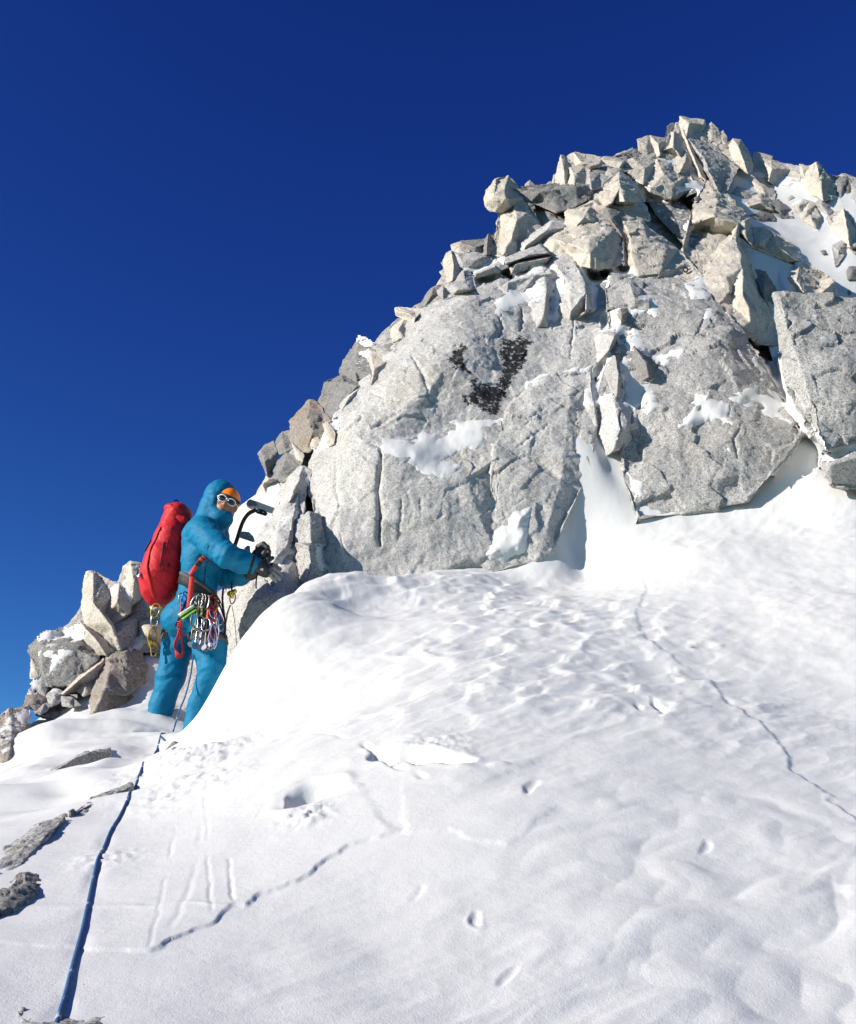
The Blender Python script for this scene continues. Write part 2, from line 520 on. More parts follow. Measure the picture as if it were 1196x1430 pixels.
def snow_relief(x, y):
    """drifts, ripples, lips, holes and grooves of the snow, metres up"""
    p = np.stack([x, y, 0 * x], -1)
    fine = sstep(1.3, 1.9, y)
    h = 0.020 * fbm(p * 1.3, 3, 5) + 0.011 * fbm(p * 4.5, 3, 6) * sstep(4.6, 5.6, y) + 0.0022 * fbm(p * 6.0, 3, 9) * fine
    # scalloped wind ripples on the bank and the lower right: overlapping scales, each rising to a crest facing the wind
    wx = x + 0.035 * fbm(p * 5.0, 2, 31)
    wy = y + 0.035 * fbm(p * 5.0 + 9, 2, 32)
    amp = sstep(-0.4, 0.35, gnoise(p * 0.9 + 5, 41) + 0.2)
    zone = np.maximum(np.exp(-((x - 0.2) / 1.4) ** 2) * sstep(3.9, 4.6, y) * (1 - sstep(7.4, 8.2, y)),
                      sstep(0.0, 0.6, x) * (1 - sstep(3.3, 4.0, y)) * 0.75)
    near = sstep(0.0, 0.6, x) * (1 - sstep(3.3, 4.0, y))
    zone = np.exp(-((x - 0.2) / 1.4) ** 2) * sstep(3.9, 4.6, y) * (1 - sstep(7.4, 8.2, y))
    qa = np.stack([(wx * 0.8 + wy * 0.6) * 2.4, (-wx * 0.6 + wy * 0.8) * 4.2, 0 * x], -1) + 0.3 * gnoise(p * 2.2, 47)[:, None]
    h += (near + 0.5 * zone) * amp * (0.030 * np.abs(gnoise(qa, 48)) + 0.010 * np.abs(gnoise(qa * 2.3 + 3, 49)))
    for ang, fx, fy, A, sd in ((40, 3.3, 5.2, 0.078, 3), (32, 7.0, 11.5, 0.018, 8)):
        a = math.radians(ang)
        q = np.stack([(wx * math.cos(a) + wy * math.sin(a)) * fx, (-wx * math.sin(a) + wy * math.cos(a)) * fy], -1)
        f1, f2, ox, oy = cells2(q, sd)
        e = sstep(0.0, 0.30, f2 - f1)
        h += 0.55 * A * zone * amp * ((0.55 * oy - 0.35 * ox) * e + 0.45 * np.clip(f1, 0, 0.9) ** 2)
    a = math.radians(34)
    sx_, sy_ = x * math.cos(a) + y * math.sin(a), -x * math.sin(a) + y * math.cos(a)
    sas = fbm(np.stack([sx_ * 2.6, sy_ * 9.0, 0 * x], -1) + 0.4 * gnoise(p * 3, 44)[:, None], 3, 45, 0.5, True)
    h += 0.0085 * np.clip(sas, -0.6, 1) * sstep(-0.5, 0.4, gnoise(p * 0.8 + 3, 46)) * sstep(-1.2, 0.0, x + 0.25 * (y - 4))
    # smooth drifts on the left below the climber
    left = (1 - sstep(-1.1, -0.55, x)) * sstep(3.6, 4.6, y)
    h += left * 0.075 * fbm(p * np.array([1.6, 2.6, 1]) + 0.35 * gnoise(p * 1.5, 3)[:, None], 2, 77)
    # old wind slab lips: the left side stands higher
    for pts, A, fall, w in LIPS:
        d, s, t = seg_dist(x + 0.025 * fbm(p * 11, 3, 51), y + 0.025 * fbm(p * 11 + 4, 3, 52), pts)
        ends = sstep(0.0, 0.06, t) * (1 - sstep(0.94, 1.0, t))
        sd = d * s
        h += A * sstep(-w, w, sd) * np.exp(-np.clip(sd, 0, None) / fall) * ends
    for pts, A, w in GROOVES:
        d, s, t = seg_dist(x + 0.008 * gnoise(p * 14, 61), y + 0.008 * gnoise(p * 14 + 2, 62), pts)
        h += (-A * np.exp(-(d / w) ** 2) + 0.08 * A * np.exp(-((d - 2.0 * w) / w) ** 2)) * np.clip(gnoise(p * 5, 63) + 0.35, 0, 1)
    for (cx, cy), rx, ry, dep, ang, lump in HOLES:
        c, s = math.cos(ang), math.sin(ang)
        ex, ey = x - cx + 0.02 * gnoise(p * 12, 71), y - cy + 0.02 * gnoise(p * 12 + 3, 72)
        r = np.hypot((ex * c + ey * s) / rx, (-ex * s + ey * c) / ry)
        r = r * (1 + 0.28 * gnoise(p * 8, 75))
        h -= (0.80 if rx > 0.06 else 0.30) * dep * (1 - sstep(*((0.55, 1.05) if rx > 0.06 else (0.3, 1.2)), r)) * (1 + 0.35 * gnoise(p * 14, 73))
        if lump:
            h += lump * np.exp(-((r - 1.35) / 0.3) ** 2) * np.clip(gnoise(p * 13, 74) + 0.25, 0, 2)
    for (cx, cy), R, A, cs in LUMPS:
        m = np.exp(-((x - cx) ** 2 + (y - cy) ** 2) / R ** 2)
        if A > 0:
            l1, l2, _ = cells(p * cs, 91, False)
            h += A * m * np.sqrt(np.clip(0.62 - l1, 0, 1)) * sstep(-0.3, 0.3, gnoise(p * 6, 92) + m - 0.3)
            h += 0.6 * A * m * fbm(p * 14, 4, 93, 0.6, True)
    return h

LIPS = [
    (gxy([(872, 768), (893, 778), (894, 800), (903, 826), (888, 862), (900, 890), (930, 915), (972, 945)])[::-1], 0.006, 0.5, 0.012),
    (gxy([(985, 950), (1000, 965), (1015, 985), (1060, 1010), (1095, 1045), (1108, 1080), (1150, 1108), (1175, 1135), (1230, 1170)])[::-1], 0.008, 0.6, 0.011),
    (gxy([(200, 1340), (225, 1325), (260, 1310), (300, 1290), (330, 1264)]), 0.006, 0.3, 0.006),
    (gxy([(345, 1272), (358, 1256), (400, 1238), (432, 1224), (452, 1205), (480, 1190), (515, 1172), (560, 1160)]), 0.007, 0.3, 0.006),
    (gxy([(560, 1168), (620, 1160), (660, 1172), (720, 1185)]), 0.004, 0.3, 0.008),
    (gxy([(640, 1110), (760, 1060), (860, 1000), (960, 945)]), 0.004, 0.5, 0.02),
]
GROOVES = [
    (gxy([(287, 1112), (290, 1180), (292, 1230), (296, 1278)]), 0.004, 0.0045),
    (gxy([(246, 1152), (238, 1200), (225, 1260), (209, 1330)]), 0.003, 0.005),
    (gxy([(281, 1150), (276, 1200), (262, 1250), (240, 1300)]), 0.004, 0.008),
    (gxy([(321, 1200), (324, 1262)]), 0.004, 0.0045),
    (gxy([(384, 1097), (360, 1140)]), 0.003, 0.005),
    (gxy([(242, 1010), (215, 1045), (190, 1095), (172, 1130), (150, 1170), (137, 1205), (122, 1270), (108, 1330), (95, 1380), (80, 1440)]), 0.006, 0.020),
    (gxy([(505, 1040), (540, 1062), (590, 1088)]), 0.028, 0.012),
    (gxy([(420, 1028), (460, 1030), (500, 1038)]), 0.006, 0.008),
    (gxy([(730, 850), (752, 848), (770, 838)]), 0.008, 0.008),
    (gxy([(575, 1258), (590, 1238)]), 0.006, 0.008),
]
def hole(px, py, rx, ry, dep, ang, lump=0.0):
    return (tuple(ground(px, py)[:2]), rx, ry, dep, math.radians(ang), lump)
HOLES = [
    hole(440, 1108, 0.105, 0.10, 0.14, 20, 0.012),
    hole(590, 1058, 0.20, 0.060, 0.13, -28, 0.014),
    hole(920, 990, 0.022, 0.10, 0.05, 0),
    hole(893, 990, 0.022, 0.06, 0.03, 0),
    hole(741, 1102, 0.020, 0.075, 0.04, -22),
    hole(985, 903, 0.07, 0.05, 0.03, 30, 0.012),
    hole(985, 1185, 0.014, 0.05, 0.018, -25),
    hole(665, 1288, 0.014, 0.04, 0.018, 0, 0.004),
    hole(710, 1370, 0.012, 0.045, 0.014, -30, 0.003),
    hole(955, 760, 0.05, 0.03, 0.02, 0),
    hole(225, 1018, 0.16, 0.10, 0.05, 10),
    hole(150, 1060, 0.24, 0.13, 0.07, -15),
]
LUMPS = [
    (tuple(ground(255, 1068)[:2]), 0.26, 0.020, 13.0),
    (tuple(ground(270, 1100)[:2]), 0.20, 0.012, 22.0),
    (tuple(ground(430, 1140)[:2]), 0.08, 0.016, 24.0),
    (tuple(ground(262, 1000)[:2]), 0.16, 0.022, 14.0),
    (tuple(ground(150, 1200)[:2]), 0.10, 0.008, 22.0),
    (tuple(ground(600, 1045)[:2]), 0.14, 0.010, 22.0),
]

def snow_z(x, y):
    x, y = np.atleast_1d(np.asarray(x, float)), np.atleast_1d(np.asarray(y, float))
    return tps_eval(SNOW_FIT, np.stack([x, y], -1)) + snow_relief(x, y)

rows = np.r_[np.linspace(-3.0, 1.25, 14)[:-1], np.exp(np.linspace(math.log(1.25), math.log(10.0), 690))]
cu = np.r_[-1 - np.geomspace(0.02, 1.2, 22)[::-1], np.linspace(-1, 1, 690), 1 + np.geomspace(0.02, 1.2, 22)]
GY, GU = np.meshgrid(rows, cu, indexing='ij')
GX = GU * (0.40 * np.clip(GY, 0, None) + 0.30)
GZ = snow_z(GX.ravel(), GY.ravel())
nr, nc = GY.shape
idx = np.arange(nr * nc).reshape(nr, nc)
Fq = np.stack([idx[:-1, :-1], idx[:-1, 1:], idx[1:, 1:], idx[1:, :-1]], -1).reshape(-1, 4)
slope = link('snow_slope', mesh_np('snow_slope', np.stack([GX.ravel(), GY.ravel(), GZ], -1), Fq, SNOW))
tag(slope, kind='structure')

# ------------------------------------------------------------------ the mountain: depth of its face at each place
MTN = [
    (1700, 400, 17.0), (1700, 720, 9.2), (1500, 310, 18.5), (1500, 640, 8.3),
    (0, 1040, 6.7), (40, 920, 8.4), (120, 850, 8.8), (190, 820, 9.0), (150, 950, 7.7), (60, 1000, 7.3), (240, 810, 9.2), (220, 900, 8.6),
    (-80, 1080, 6.5),
    (330, 880, 7.55), (360, 820, 7.5), (400, 790, 7.55), (430, 750, 7.75), (460, 800, 7.7), (330, 940, 7.5),
    (480, 806, 7.75), (600, 800, 7.85), (700, 775, 7.95), (770, 762, 8.05), (500, 690, 8.2), (600, 690, 8.2), (700, 680, 8.3),
    (500, 600, 8.8), (600, 600, 8.9), (700, 600, 8.95), (800, 600, 9.1), (560, 500, 10.1), (640, 440, 10.9), (700, 500, 10.1),
    (420, 650, 9.4), (370, 650, 10.2), (400, 590, 10.6), (430, 560, 11.0), (500, 500, 11.6), (560, 450, 11.8), (620, 370, 13.6),
    (700, 330, 14.6), (690, 270, 15.6), (780, 280, 15.8), (790, 240, 17.5), (690, 390, 12.4), (760, 400, 12.2), (800, 470, 10.8),
    (870, 340, 13.6), (860, 260, 16.2), (900, 230, 18.6), (940, 185, 21.0), (965, 170, 22.0), (1000, 240, 19.5), (1040, 215, 20.5),
    (1070, 250, 19.5), (1130, 245, 19.0), (1200, 255, 18.5), (1300, 250, 18.5), (1030, 420, 11.6), (1010, 310, 15.0), (940, 340, 14.4),
    (900, 440, 11.0), (950, 480, 10.3), (1000, 560, 9.3), (900, 650, 8.85), (1000, 690, 8.5), (1100, 600, 8.85), (1070, 500, 10.4),
    (1130, 370, 15.2), (1196, 350, 15.6), (1300, 380, 15.5), (1140, 520, 11.6), (1196, 600, 8.4), (1196, 470, 12.8), (1196, 660, 8.2),
    (830, 650, 8.7), (850, 560, 9.3), (1300, 620, 8.2), (1075, 320, 16.2), (1100, 300, 17.2),
]
_m = np.array(MTN, float)
_m[:, 2] = np.where(_m[:, 2] > 7.8, 7.8 + 0.5 * (_m[:, 2] - 7.8), _m[:, 2])
MFIT = tps_fit(_m[:, :2] / 300.0, np.log(_m[:, 2]), 4e-3)

def M(px, py):
    q = np.stack([np.atleast_1d(np.asarray(px, float)), np.atleast_1d(np.asarray(py, float))], -1)
    return np.exp(tps_eval(MFIT, q / 300.0))

FR = {'A': (870, 155, 200 / 1196), 'B': (670, 200, 230 / 1196), 'C': (860, 230, 250 / 1196), 'D': (540, 320, 200 / 1196),
      'E': (350, 460, 220 / 1196), 'F': (740, 360, 220 / 1196), 'G': (0, 770, 250 / 1192), 'I': (310, 680, 170 / 1196),
      'R': (1000, 190, 196 / 966), 'S': (0, 1000, 500 / 1196), 'c': (660, 420, 536 / 1196), 'p': (0, 0, 1.0)}
ALL_ROCK_V = []
KINDS = {'boulder': 'boulder', 'rock_slab': 'slab', 'rock_spike': 'rock spike', 'rock_block': 'rock', 'rock_flake': 'rock',
         'small_rock': 'rock'}

def R(name, label, frame, out, ridges=(), mat='cream', o=0.0, dY=0.0, th=None, group=None, kind=None, L=3.0, rough=1.0,
      facet=1.0, pad=1.2, soft=2, ed=8.0, rd=-12.0, cracks=(), lichen=(), dust=0.0, Yfix=None, tilt=0.5, smooth_it=0, drape=False):
    """a solid rock: an outline and ridge lines (x, y and a depth d, both in photograph pixels at the rock's distance; negative
    d stands out towards the viewer) become a closed body with real thickness, broken up by facets and grain"""
    x0, y0, k = FR[frame]
    O = [(x0 + p[0] * k, y0 + p[1] * k, p[2] if len(p) > 2 else ed) for p in out]
    RG = [[(x0 + p[0] * k, y0 + p[1] * k, p[2] if len(p) > 2 else rd) for p in r] for r in ridges]
    OA = np.array([p[:2] for p in O])
    cen = OA.mean(0)
    if not ridges:                                                    # a plain stone still has a prow: one high point off centre
        c0 = (cen[0] - 0.06 * np.ptp(OA[:, 0]), cen[1] - 0.04 * np.ptp(OA[:, 1]))
        if in_poly(np.array([c0[0]]), np.array([c0[1]]), O)[0]:
            RG = [[(c0[0], c0[1], ed - 0.32 * min(np.ptp(OA[:, 0]), np.ptp(OA[:, 1])))]]
    size = math.sqrt(max(30.0, abs(0.5 * sum(OA[i, 0] * OA[(i + 1) % len(O), 1] - OA[(i + 1) % len(O), 0] * OA[i, 1] for i in range(len(O))))))
    grow = 1 + pad / max(6.0, size * 0.5)
    co, dd = [], []
    for p in O:
        co.append(Vector((cen[0] + (p[0] - cen[0]) * grow, -(cen[1] + (p[1] - cen[1]) * grow)))); dd.append(p[2])
    nO = len(co)
    edges = []
    where = {}
    for i, p in enumerate(O):
        where[(round(p[0], 1), round(p[1], 1))] = i
    for r in RG:
        prev = None
        for p in r:
            key = (round(p[0], 1), round(p[1], 1))
            if key in where:
                i = where[key]
                if i < nO and len([1]) and p[2] != rd: dd[i] = p[2]
            else:
                i = len(co)
                co.append(Vector((cen[0] + (p[0] - cen[0]) * grow, -(cen[1] + (p[1] - cen[1]) * grow)))); dd.append(p[2])
                where[key] = i
            if prev is not None and prev != i: edges.append((prev, i))
            prev = i
    res = delaunay_2d_cdt(co, edges, [list(range(nO))], 1, 1e-4, True)
    v2, f2, ov = res[0], res[2], res[3]
    T = np.array([f for f in f2 if len(f) == 3])
    if len(T) == 0:
        return None
    X = np.array([v.x for v in v2]); Yp = -np.array([v.y for v in v2])
    cd = np.array([[c.x, -c.y] for c in co]); ddn = np.array(dd)
    D = np.empty(len(v2))
    for i in range(len(v2)):
        w = 1 / (1e-3 + np.hypot(cd[:, 0] - X[i], cd[:, 1] - Yp[i]) ** 2)
        D[i] = ddn[ov[i][0]] if len(ov[i]) else (w * ddn).sum() / w.sum()
    a2 = X[T[:, 0]] * (Yp[T[:, 1]] - Yp[T[:, 2]]) + X[T[:, 1]] * (Yp[T[:, 2]] - Yp[T[:, 0]]) + X[T[:, 2]] * (Yp[T[:, 0]] - Yp[T[:, 1]])
    T = np.where((a2 > 0)[:, None], T[:, ::-1], T)                         # counter-clockwise seen by the viewer
    if not drape:
        for _ in range(2 if size > 24 else 1):                             # finer patches, so the body follows the curve of the mountain
            E = np.sort(np.concatenate([T[:, [0, 1]], T[:, [1, 2]], T[:, [2, 0]]]), 1)
            uk, inv = np.unique(E[:, 0].astype(np.int64) * len(X) + E[:, 1], return_inverse=True)
            a_, b_ = uk // len(X), uk % len(X)
            m_ = len(X) + inv.reshape(3, -1)
            X, Yp, D = (np.r_[q_, (q_[a_] + q_[b_]) / 2] for q_ in (X, Yp, D))
            T = np.concatenate([np.c_[T[:, 0], m_[0], m_[2]], np.c_[m_[0], T[:, 1], m_[1]], np.c_[m_[2], m_[1], T[:, 2]], np.c_[m_[0], m_[1], m_[2]]])
    Yb = (M(X, Yp) if Yfix is None else Yfix + Yfix / FPX * tilt * (cen[1] - Yp)) + dY
    s = Yb / FPX
    if not kind:                                                           # bold facets, less grain on the free blocks
        D = ed + (D - ed) * 2.1
        rough, facet = rough * 0.75, facet * 1.1
    front = Pn(X, Yp, Yb + s * (D + o))
    th = th if th is not None else 0.75 * size
    # back: the outline pulled in and set deeper
    n = len(X)
    bx, by = cen[0] + (X - cen[0]) * 0.72, cen[1] + (Yp - cen[1]) * 0.72
    Yk = Yb + s * (max(10.0, 0.0) + th + o)
    back = Pn(bx, by, Yk)
    ed_c = {}
    for t in T:
        for i in range(3):
            ed_c[(t[i], t[(i + 1) % 3])] = 1
    bnd = [(a, b) for (a, b) in ed_c if (b, a) not in ed_c]
    side = []
    for a, b in bnd:
        side += [(b, a, n + a), (b, n + a, n + b)]
    V = np.r_[front, back]
    F = np.r_[T, T[:, ::-1] + n, np.array(side)]
    W = np.r_[np.zeros(n), np.ones(n)]
    sm = float(np.median(s))
    used = np.unique(F)
    remap = np.full(len(V), -1); remap[used] = np.arange(len(used))
    V, F, W = V[used], remap[F], W[used]
    V, F, W = refine(V, F, L * sm, W)
    if drape:
        fm = W < 0.01
        qx, qy = proj(V[fm])
        yy = M(qx, qy) + dY
        V[fm] = Pn(qx, qy, yy + yy / FPX * (ed + o))
    V = laplace(V, F, soft if size > 60 else min(soft, 1), 0.5)
    sz = size * sm
    N = vnormals(V, F)
    big = min(sz, 130 * sm)
    A = rough * big
    q = V / big
    disp = 0.055 * A * fbm(q * 1.7, 4, 11)
    f1, f2_, pl = cells(q * 2.6 + 0.15 * gnoise(q * 4, 8)[:, None], 21)
    disp += facet * 0.040 * A * pl
    f1, f2_, pl = cells(q * 6.5 + 0.2 * gnoise(q * 6, 18)[:, None], 22)
    disp += facet * 0.011 * A * pl
    disp += rough * 0.8 * sm * fbm(V / (9 * sm), 3, 13)
    fx, fy = proj(V)
    front_w = 1 - W
    for pts, w, dep in cracks:
        d, _, t = seg_dist(fx + 2.6 * fbm(q * 7, 3, 5, 0.6), fy + 2.6 * fbm(q * 7 + 3, 3, 6, 0.6), pts)
        d = d / (0.35 + 0.65 * np.sin(np.pi * np.clip(t, 0.04, 0.96)))
        disp -= 1.15 * dep * sm * np.exp(-np.abs(d / w) ** 1.2)
    V = V + N * disp[:, None]
    if smooth_it:
        V = laplace(V, F, smooth_it, 0.5)
    ALL_ROCK_V.append(V)
    c0 = np.array([V[:, 0].mean(), V[:, 1].mean(), V[:, 2].min()])
    me = mesh_np(name, V - c0, F, ROCK[mat] if isinstance(mat, str) else mat)
    if lichen:
        m = np.zeros(len(V))
        for poly in lichen:
            gx, gy = fx + 7 * fbm(q * 5, 4, 71, 0.6), fy + 7 * fbm(q * 5 + 5, 4, 72, 0.6)
            ins = in_poly(gx, gy, poly)
            d, _, _ = seg_dist(gx, gy, poly, True)
            m = np.maximum(m, np.where(ins, sstep(-1, 12, d), 0) * 0.58 + np.where(ins, 0.36, 0) + np.where(~ins, 0.36 * np.exp(-d / 5), 0))
        m = m * (1 + 0.22 * fbm(q * 11, 3, 73))
        fattr(me, 'lichen', m)
    if group and not dust and ('shoulder' in group or 'cleft' in group):
        dust = 0.40
    if dust:
        fattr(me, 'dust', dust * np.clip(sstep(-0.1, 0.8, N[:, 2]) + 0.25 * fbm(q * 5, 3, 29), 0, 1.2))
    ob = link(name, me, None, c0)
    if kind:
        tag(ob, label, None, group, kind)
    else:
        tag(ob, label, KINDS.get(name, 'rock'), group)
    return ob
# ------------------------------------------------------------------ bedrock behind the blocks, and the main rock faces
R('bedrock', None, 'p', [(330, 960), (336, 800), (372, 690), (400, 630), (440, 590), (470, 560), (505, 500), (545, 480), (575, 440), (612, 412), (640, 372),
   (670, 360), (712, 330), (735, 292), (752, 264), (790, 258), (792, 232), (870, 232), (902, 232), (912, 222), (938, 206), (955, 194), (982, 196), (1004, 216), (1040, 232), (1070, 244), (1130, 262),
   (1200, 275), (1330, 290), (1500, 330), (1800, 470), (1850, 760), (1360, 650), (1200, 660), (1050, 640), (880, 690), (700, 820), (470, 860), (400, 960)],
  mat='grey', o=105, th=260, kind='structure', L=12, pad=0, facet=1.2, drape=True)

FACE = 'p'
R('rock_face', 'broad pale granite face rising from the snow beside the climber', FACE,
  [(468, 840, 10), (456, 790, 18), (452, 735, 20), (447, 700, 22), (432, 680, 22), (428, 655, 22), (447, 615, 22), (470, 577, 20), (497, 545, 16), (513, 512, 14), (532, 495, 14),
   (560, 466, 12), (588, 432, 10), (614, 419, 8), (645, 409, 6), (672, 400, 4), (697, 391, 2), (712, 390, 4), (716, 402, 6), (700, 422, 4), (692, 428, 2), (720, 436, 2), (740, 430, 2), (768, 430, 2),
   (785, 437, 0), (810, 435, -2), (840, 433, 2), (839, 463, 0), (832, 476, 4), (835, 503, 8), (826, 515, 8), (804, 522, 8), (770, 530, 8), (742, 540, 10), (728, 575, 14), (712, 600, 14), (700, 650, 8), (712, 720, 10), (700, 800, 8), (600, 832, -6), (540, 842, -6)],
  [[(482, 812, -6), (478, 760, -10), (472, 700, -8), (474, 650, -4), (490, 600, 0), (512, 560, 2), (540, 520, 0)],
   [(540, 815, -20), (530, 740, -24), (528, 680, -26), (536, 637, -26), (575, 642, -27), (612, 670, -30), (650, 668, -28), (694, 640, -12)],
   [(600, 800, -24), (610, 730, -28), (612, 670, -30)], [(690, 770, -18), (670, 720, -24), (650, 668, -28)],
   [(545, 612, -2), (580, 604, 4), (620, 596, 10), (664, 590, 12), (700, 588, 14)],
   [(560, 570, -8), (600, 545, -4), (606, 510, -6), (598, 480, -4), (620, 460, -4)],
   [(606, 552, 8), (612, 560, 14), (596, 570, 6)],
   [(640, 470, -8), (655, 447, -4), (688, 436, -6), (690, 470, 0), (664, 480, -6), (655, 447, -4)],
   [(620, 520, -2), (660, 530, 0), (692, 545, 4), (735, 520, 4), (760, 480, -4), (790, 470, -10), (810, 500, -8)],
   [(560, 490, -4), (610, 448, -8), (660, 420, -10), (692, 428, 2)]],
  mat='slab', th=150, kind='structure', L=2.8, facet=0.45, rough=0.9,
  cracks=[([(533, 632), (530, 660), (526, 685), (531, 720), (528, 745), (531, 760)], 3.0, 11), ([(560, 700), (561, 720), (557, 742)], 1.5, 3), ([(588, 695), (589, 722)], 1.2, 1.5),
          ([(518, 550), (545, 553), (580, 556), (600, 550)], 1.4, 4), ([(520, 597), (540, 582), (560, 572)], 2.0, 5), ([(575, 495), (590, 520), (600, 548), (606, 570)], 1.8, 5),
          ([(475, 745), (480, 765), (486, 775)], 1.6, 3), ([(488, 600), (500, 588), (505, 580)], 2.0, 4), ([(700, 440), (702, 455), (696, 470)], 1.6, 4), ([(728, 433), (731, 445), (727, 462)], 2.2, 6),
          ([(800, 445), (801, 470), (796, 500)], 1.6, 3), ([(472, 640), (468, 680), (474, 720)], 1.8, 3)],
  lichen=[[(628, 482), (636, 472), (650, 472), (657, 486), (655, 500), (660, 512), (672, 528), (688, 532), (696, 516), (690, 500), (690, 480), (698, 468), (712, 466), (726, 464), (742, 470), (758, 480), (748, 492),
           (742, 500), (736, 520), (722, 535), (712, 552), (704, 575), (695, 586), (680, 580), (660, 572), (640, 566), (636, 548), (645, 540), (655, 545), (652, 526), (640, 520), (624, 524), (622, 508)],
          [(598, 486), (610, 478), (625, 466), (632, 464), (628, 474), (616, 478), (606, 487)], [(645, 452), (651, 446), (652, 458), (647, 462)]])

R('rock_face', 'grey granite buttress running down to the snow right of the pale face', FACE,
  [(738, 536, 6), (769, 527, 4), (804, 519, 2), (824, 521, 4), (818, 546, 8), (815, 570, 10), (824, 586, 10), (833, 600, 8), (829, 640, 8), (816, 671, 6), (800, 692, 4), (790, 716, 6), (776, 738, 2), (771, 770, -6), (748, 785, -6), (690, 800, -8), (672, 790, -4),
   (690, 740, -4), (699, 680, -4), (692, 625, 0), (702, 588, 4), (716, 562, 6)],
  [[(804, 519, 2), (792, 575, -8), (790, 625, -12), (782, 680, -12), (766, 730, -12), (754, 775, -10)], [(745, 545, -4), (740, 600, -6), (730, 660, -9), (720, 720, -10)], [(815, 570, 14), (806, 620, -4), (800, 660, -2)]],
  mat='slab', th=110, kind='structure', L=2.8, facet=0.6, rough=0.9, o=-10, cracks=[([(770, 590), (740, 610), (720, 625)], 1.5, 3), ([(760, 570), (735, 590)], 1.4, 3), ([(700, 660), (720, 640), (740, 632)], 1.4, 3)])

R('rock_face', 'wide speckled granite slab above the right snowfield with jagged lower edge', FACE,
  [(857, 386, 6), (880, 384, 4), (915, 389, 2), (952, 392, 0), (966, 414, -2), (990, 411, -4), (1004, 428, -6), (1022, 456, -8), (1036, 459, -8), (1046, 490, -6), (1062, 520, -2), (1076, 545, 0), (1096, 566, 4), (1122, 607, 8),
   (1100, 636, 8), (1075, 661, 6), (1042, 700, 0), (1038, 690, -4), (1026, 676, -4), (1004, 702, -8), (962, 714, -8), (936, 692, -8), (906, 702, -8), (902, 712, -8), (889, 731, -8), (884, 704, -8), (885, 690, -6), (872, 668, 0), (880, 652, 0),
   (894, 640, 4), (896, 600, 4), (890, 575, 6), (905, 542, 6), (926, 530, 4), (930, 516, 4), (912, 500, 6), (893, 478, 8), (893, 462, 8), (905, 442, 8), (888, 430, 8), (872, 438, 8), (852, 430, 10), (846, 404, 10)],
  [[(880, 400, -2), (920, 410, -10), (960, 440, -18), (1000, 450, -22)], [(905, 442, 8), (940, 455, -8), (985, 460, -18), (1022, 456, -8)],
   [(930, 500, -8), (970, 505, -18), (1010, 500, -26), (1046, 490, -6)], [(905, 560, -8), (940, 570, -16), (985, 560, -20), (1030, 545, -18), (1062, 540, -10)],
   [(900, 640, -12), (950, 630, -26), (1000, 615, -22), (1050, 605, -14), (1100, 606, 0)], [(890, 690, -14), (940, 676, -24), (1000, 670, -24), (1034, 660, -10), (1042, 695, -2)]],
  mat='grey', th=120, kind='structure', L=2.8, facet=0.75, rough=0.9, o=-14, cracks=[([(985, 440), (978, 460), (970, 470)], 1.4, 4), ([(925, 510), (912, 516)], 1.5, 3), ([(1030, 640), (1024, 615), (1034, 600)], 1.6, 4)])

R('rock_slab', 'big coarse speckled slab at the right edge standing on end above the snow', FACE,
  [(1082, 412, 4), (1100, 413, 2), (1130, 431, 2), (1150, 436, 0), (1165, 432, 0), (1196, 424, 0), (1260, 418, 6), (1270, 600, 0), (1196, 617, -6), (1150, 628, -8), (1138, 610, 0), (1130, 590, 4), (1112, 560, 6), (1094, 528, 8), (1087, 480, 8)],
  [[(1090, 413, 0), (1104, 470, -14), (1124, 530, -18), (1140, 590, -16), (1150, 628, -8)], [(1165, 432, 0), (1180, 500, -20), (1190, 560, -22), (1196, 617, -6)], [(1196, 424, 0), (1215, 500, -16), (1230, 590, -10)]],
  mat='grey', Yfix=8.15, tilt=0.45, th=120, L=2.8, o=0, cracks=[([(1095, 440), (1106, 448), (1102, 458), (1112, 462)], 2, 5)])
R('rock_slab', 'low grey slab poking out of the snow at the far right edge below the big speckled slab', FACE,
  [(1144, 645), (1160, 635), (1196, 612), (1260, 590), (1260, 690), (1196, 676), (1163, 679), (1150, 668)], [[(1160, 650, -14), (1196, 640, -16), (1250, 640, -12)]], mat='grey', Yfix=7.85, tilt=0.5, o=0, th=60)
R('rock_block', 'small dark angular block set in snow between the buttress and the speckled slab', 'F',
  [(770, 675), (800, 660), (920, 740), (1020, 830), (1000, 900), (880, 955), (820, 940), (780, 860)], [[(800, 690, -12), (880, 800, -18), (900, 900, -10)]], mat='dark', o=-4)
R('rock_spike', 'narrow upright pillar of rock left of the small dark block, snow on both sides', 'F',
  [(600, 760), (700, 750), (715, 900), (720, 1040), (690, 1080), (640, 1045), (520, 1030), (570, 870)], [[(650, 750, -8), (670, 900, -20), (660, 1040, -14)]], mat='grey', o=-2)
R('rock_block', 'cracked block wedged at the snowy notch beside the buttress', 'c',
  [(352, 352), (400, 312), (460, 298), (528, 318), (540, 420), (505, 447), (445, 470), (415, 488), (390, 410)], [[(440, 310, -8), (460, 400, -18), (440, 465, -10)], [(460, 400, -18), (500, 380, -8), (505, 447)]],
  mat='slab', o=2, cracks=[([(865, 575), (868, 600), (862, 612)], 1.5, 6), ([(884, 570), (883, 600), (886, 615)], 1.6, 7)])
R('rock_block', 'tall block with brown right side in the middle of the face, above the dark notch', 'F',
  [(120, 60), (190, 0), (250, -30), (320, 0), (410, 140), (470, 230), (485, 392), (415, 402), (300, 490), (215, 505), (205, 400), (215, 320), (245, 240), (250, 180), (180, 110)],
  [[(320, 0, 4), (400, 160, -14), (425, 260, -18), (418, 402, -10)], [(200, 60, -2), (300, 200, -12), (310, 400, -12)]], mat='slab', o=-8, th=50)
